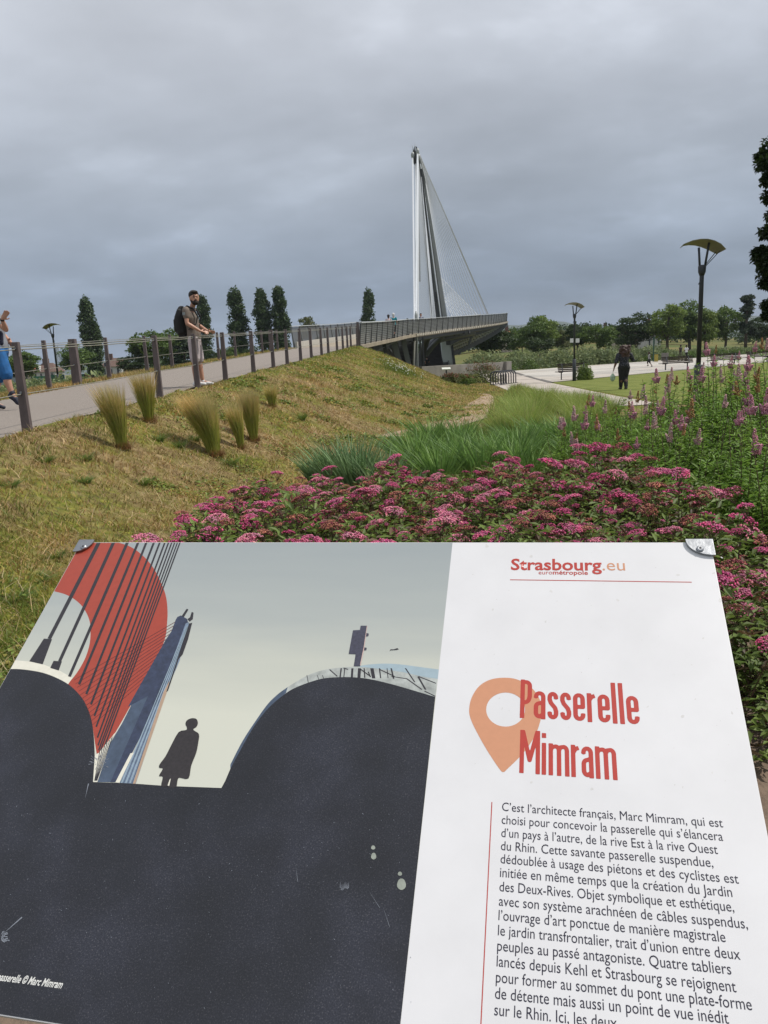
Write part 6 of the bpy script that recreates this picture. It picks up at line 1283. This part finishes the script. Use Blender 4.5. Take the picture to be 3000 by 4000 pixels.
blob('beard', [('b', h_ + fd * .048 + Vector((0, 0, -.088)), (.066, .062, .050)), ('t', [h_ + sd_ * .074 + Vector((0, 0, -.02)), h_ + sd_ * .060 + fd * .035 + Vector((0, 0, -.070)), h_ + fd * .060 + Vector((0, 0, -.098)), h_ - sd_ * .060 + fd * .035 + Vector((0, 0, -.070)), h_ - sd_ * .074 + Vector((0, 0, -.02))], [.012, .022, .028, .022, .012]), ('t', [h_ + fd * .092 + sd_ * .028 + Vector((0, 0, -.044)), h_ + fd * .100 + Vector((0, 0, -.038)), h_ + fd * .092 - sd_ * .028 + Vector((0, 0, -.044))], [.007, .009, .007])], hairm, man, .008, 1)
for s in (-1, 1): MB().tube([h_ + fd * .084 + sd_ * (s * .016) + Vector((0, 0, .034)), h_ + fd * .080 + sd_ * (s * .046) + Vector((0, 0, .032))], .008, 5).obj('eyebrow', hairm, man)
eyes(man, h_, fd)
blob('collar', [('t', [(-.03, .055, 1.475), (.045, .045, 1.46), (.06, 0, 1.445), (.045, -.045, 1.46), (-.03, -.055, 1.475)], .014)], cloth('taupe', (.155, .125, .105)), man, .009, 1)
MB().box((-.105, -.262, 1.37), (.05, .006, .05), Matrix.Rotation(.2, 3, 'X')).obj('sleeve_badge', mat('badge_pale', (.28, .33, .36), .7, var=.4, scale=60), man)
pkm = cloth('black_nylon', (.012, .012, .013), .2, 8)
pk = blob('backpack', [('t', [(-.27, 0, 1.02), (-.29, 0, 1.15), (-.29, 0, 1.32), (-.26, 0, 1.46)], [(.11, .135), (.125, .15), (.12, .15), (.085, .12)]), ('t', [(-.38, 0, 1.08), (-.39, 0, 1.28)], [(.05, .10), (.04, .10)]), ('t', [(-.34, 0, 1.36), (-.31, 0, 1.44)], [(.05, .09), (.04, .08)])], pkm, None, .014, 2)
bpk = pk; bpk.location = (.055, 0, 0); bpk.parent = man; bpk.name = 'backpack'
for s in (-1, 1): blob('strap', [('t', [(-.22, s * .10, 1.45), (-.12, s * .125, 1.515), (.0, s * .12, 1.46), (.065, s * .125, 1.32), (.03, s * .155, 1.18), (-.12, s * .165, 1.08)], [.018, .022, .020, .016, .012, .010])], pkm, bpk, .009, 1)
# walking man cut off by the left picture edge
yy_ = 12.0; p0 = at(-2, 1600, yy_); wk = empty('person', (p0.x, yy_, float(path_z(yy_)) + .01), 0, 'man in blue shorts and grey shirt walking, cut off by the left picture edge', 'person')
J = dict(pel=(.13, 0, .95), che=(.10, 0, 1.29), neck=(.08, 0, 1.50), head=(.10, 0, 1.655), face=(.9, -.4, 0), shL=(.08, .18, 1.43), elL=(.10, .22, 1.17), wrL=(.22, .14, 1.08), tiL=(.28, .08, 1.0), shR=(.15, -.19, 1.43), elR=(.40, -.26, 1.20), wrR=(.42, -.38, 1.345), tiR=(.54, -.40, 1.475), thL=(0, 0, 1), thR=(1, .1, 0),
         hiL=(.11, .09, .90), knL=(.02, .09, .49), anL=(-.14, .10, .12), toL=(.02, .11, .035), hiR=(.14, -.09, .90), knR=(.235, -.10, .52), anR=(.285, -.11, .25), toR=(.355, -.11, .095))
figure(wk, J, skin, cloth('heather_grey', (.20, .21, .24)), cloth('bright_blue', (.012, .105, .30), .3, 9), .62, .97, mat('navy_shoe', (.012, .014, .030), .6), voxel=.0095)
blob('hair', [('b', Vector(J['head']) + Vector((-.02, 0, .045)), (.095, .086, .088))], hairm, wk, .012, 1)
cb_ = blob('camera_bag', [('t', [(.16, -.22, 1.08), (.16, -.22, 1.22)], [(.055, .045), (.06, .05)]), ('t', [(.27, -.20, 1.00), (.28, -.20, 1.16)], [(.035, .03), (.04, .035)])], cloth('navy_bag', (.018, .020, .045)), wk, .010, 1)
blob('shoulder_strap', [('t', [(.17, -.21, 1.2), (.14, -.20, 1.35), (.06, -.10, 1.49)], .016)], pkm, wk, .009, 1)
MB().tube([(.415, -.372, 1.33), (.422, -.385, 1.35)], .031, 10).obj('wristband', pkm, wk)
# woman with curly hair seen from behind
p0 = at(2436, 1522, 29.6); wm = empty('person', (p0.x, 29.6, tz(p0.x, 29.6) + .01), PI / 2, 'woman with curly dark hair in dotted dark blouse, walking away on the lawn', 'person'); wm.scale = (1.15, 1.28, .97)
J = dict(pel=(0, 0, .93), che=(0, 0, 1.27), neck=(.01, 0, 1.46), head=(.03, 0, 1.60), face=(1, 0, 0), shL=(0, .17, 1.38), elL=(-.02, .24, 1.10), wrL=(.02, .29, .88), tiL=(.03, .31, .72), shR=(0, -.17, 1.38), elR=(.05, -.29, 1.12), wrR=(.20, -.17, 1.30), tiR=(.22, -.10, 1.42), thL=(1, 0, 0), thR=(0, 1, 0), hiL=(0, .085, .88), knL=(.04, .07, .48), anL=(.10, .06, .09), toL=(.25, .06, .04), hiR=(0, -.085, .88), knR=(.03, -.06, .48), anR=(-.08, -.05, .10), toR=(.06, -.06, .04))
dot = bpy.data.materials.new('dotted_blouse'); dot.use_nodes = True; t = dot.node_tree; b = t.nodes['Principled BSDF']; b.inputs['Roughness'].default_value = .8; tcx = N(t, 'ShaderNodeTexCoord'); vo = N(t, 'ShaderNodeTexVoronoi'); vo.inputs['Scale'].default_value = 32; t.links.new(tcx.outputs['Object'], vo.inputs['Vector']); t.links.new(ramp(t, vo.outputs['Distance'], [(.20, (.22, .22, .25)), (.26, (.010, .011, .020))]), b.inputs['Base Color'])
figure(wm, J, dskin, dot, cloth('black', (.010, .010, .012)), 1.15, 1.9, pkm, voxel=.013, fem=1)
rs = np.random.RandomState(6); hs = [('b', (-.01, 0, 1.64), (.125, .135, .115))]
for k in range(46): a = rs.uniform(0, 6.28); z_ = rs.uniform(1.28, 1.70); r_ = .125 if z_ > 1.4 else .10; hs.append(('b', (-.035 + r_ * .75 * math.cos(a) * (1 if math.cos(a) < 0 else .6), r_ * math.sin(a) * 1.15, z_), (.045, .045, .05)))
hs.append(('t', [(-.05, 0, 1.62), (-.085, 0, 1.45), (-.10, 0, 1.26)], [(.08, .13), (.06, .13), (.03, .10)])); blob('hair', hs, mat('curly_auburn_hair', (.045, .018, .013), .6, var=.6, scale=35, bump=1, bscale=60), wm, .011, 1)
bag = empty('shopping_bag', tuple(wm.matrix_basis @ Vector((.03, .33, .40))), 0, 'thin pale green plastic bag hanging from the left hand of the woman', 'bag')
blob('bag_body', [('t', [(0, 0, 0), (0, 0, .12), (.0, 0, .22)], [(.09, .07), (.11, .08), (.05, .03)])], mat('thin_plastic', (.30, .40, .30), .4, var=.4, scale=12), bag, .012, 2)
MB().tube([(-.03, 0, .20), (0, 0, .36), (.03, 0, .20)], .006, 5).obj('bag_handle', mat('thin_plastic', (.30, .40, .30), .4), bag)
# smaller figures
def walker(stride=.18, run=0):
    return dict(pel=(0, 0, .93), che=(.03 * run, 0, 1.28), neck=(.04 * run, 0, 1.48), head=(.06 * run + .01, 0, 1.64), face=(1, 0, 0), shL=(0, .17, 1.41), elL=(-.12, .20, 1.16), wrL=(.0, .20, .98), tiL=(.1, .18, .9), shR=(0, -.17, 1.41), elR=(.10, -.22, 1.17), wrR=(.28, -.18, 1.10), tiR=(.4, -.15, 1.12), hiL=(0, .08, .88), knL=(stride, .08, .52), anL=(stride * .6, .08, .10 + .1 * run), toL=(stride * .6 + .15, .08, .05 + .1 * run), hiR=(0, -.08, .88), knR=(-stride * .3, -.08, .48), anR=(-stride * 1.4, -.08, .12), toR=(-stride * 1.4 + .14, -.08, .04))
def small(px, py, Yd, h, rz, label, sk_, top, bot, hair_c, sleeve=.6, leglen=1.9, z=None, hatm=None, **kw):
    p = at(px, py, Yd); root = empty('person', (p.x, Yd, (tz(p.x, Yd) + .03) if z is None else z), rz, label, 'person'); root.scale = (h / 1.76,) * 3; Jw = walker(**kw)
    figure(root, Jw, sk_, top, bot, sleeve, leglen, pkm, voxel=.026, hands=False); hd = Vector(Jw['head']); blob('head_scarf' if hatm else 'hair', [('b', hd + Vector((-.02, 0, .04)), (.105, .10, .10)), ('b', hd + Vector((-.05, 0, -.04)), (.07, .085, .10))], hatm or hair_c, root, .02, 1); return root
small(2536, 1437, 62, 1.22, PI * .9, 'small child in grey vest and dark shorts running across the plaza', dskin, cloth('grey_white', (.33, .33, .32)), cloth('black', (.01, .01, .012)), hairm, .2, .9, stride=.22, run=1)
small(2657, 1412, 84, 1.72, PI * .6, 'person in black clothes walking beside the one in the white shirt', dskin, cloth('black', (.01, .01, .012)), cloth('olive', (.08, .09, .05)), hairm)
small(2680, 1412, 83, 1.66, PI * .1, 'person in white shirt with white headband, right of the one in black', dskin, cloth('white', (.55, .55, .57)), cloth('black', (.01, .01, .012)), hairm)
zd = at(1525, 1323, 52).z
small(1521, 1322, 52.8, 1.62, PI * .4, 'dark-haired person in pale top on the bridge, left one of the pair', skin, cloth('pale_pink', (.5, .42, .42)), cloth('black', (.01, .01, .012)), hairm, z=zd)
small(1540, 1318, 53.6, 1.70, PI * .4, 'person in teal top and white head covering on the bridge', skin, cloth('teal', (.01, .20, .25)), cloth('black', (.01, .01, .012)), hairm, z=zd + .05, hatm=cloth('white', (.55, .55, .57)))
zd2 = at(1646, 1303, 63).z
small(1646, 1303, 64.5, 1.68, -PI / 2, 'person in grey-blue top standing on the landing right of the big cables', skin, cloth('grey_blue', (.16, .19, .26)), cloth('black', (.01, .01, .012)), hairm, z=zd2)
ps = at(1604, 1345, 70.5); small(1604, 1345, 69.2, 1.70, PI / 2, 'person in dark clothes climbing the stairs under the landing', skin, cloth('navy', (.02, .022, .04)), cloth('black', (.01, .01, .012)), hairm, z=ps.z)
small(1537, 1400, 60, 1.68, 0, 'person in white trousers passing behind the trestle under the ramp', skin, cloth('rust', (.14, .04, .025)), cloth('white', (.55, .55, .57)), hairm)
small(1668, 1420, 76, 1.7, PI / 2, 'person in black walking in the shade under the curved strut', skin, cloth('black', (.01, .01, .012)), cloth('black', (.01, .01, .012)), hairm)

# ------------------------------------------------------------------ air
hm = bpy.data.materials.new('thin_haze'); hm.use_nodes = True; t = hm.node_tree; t.nodes.clear(); pv = N(t, 'ShaderNodeVolumePrincipled'); pv.inputs['Color'].default_value = (.78, .86, 1.0, 1); pv.inputs['Density'].default_value = .00013; pv.inputs['Anisotropy'].default_value = .2
o_ = N(t, 'ShaderNodeOutputMaterial'); t.links.new(pv.outputs[0], o_.inputs['Volume'])
hz_o = MB().box((0, 1420, 69.5), (6300, 3300, 141)).obj('haze', hm); tag(hz_o, 'thin bluish haze in the air', 'haze', kind='stuff')
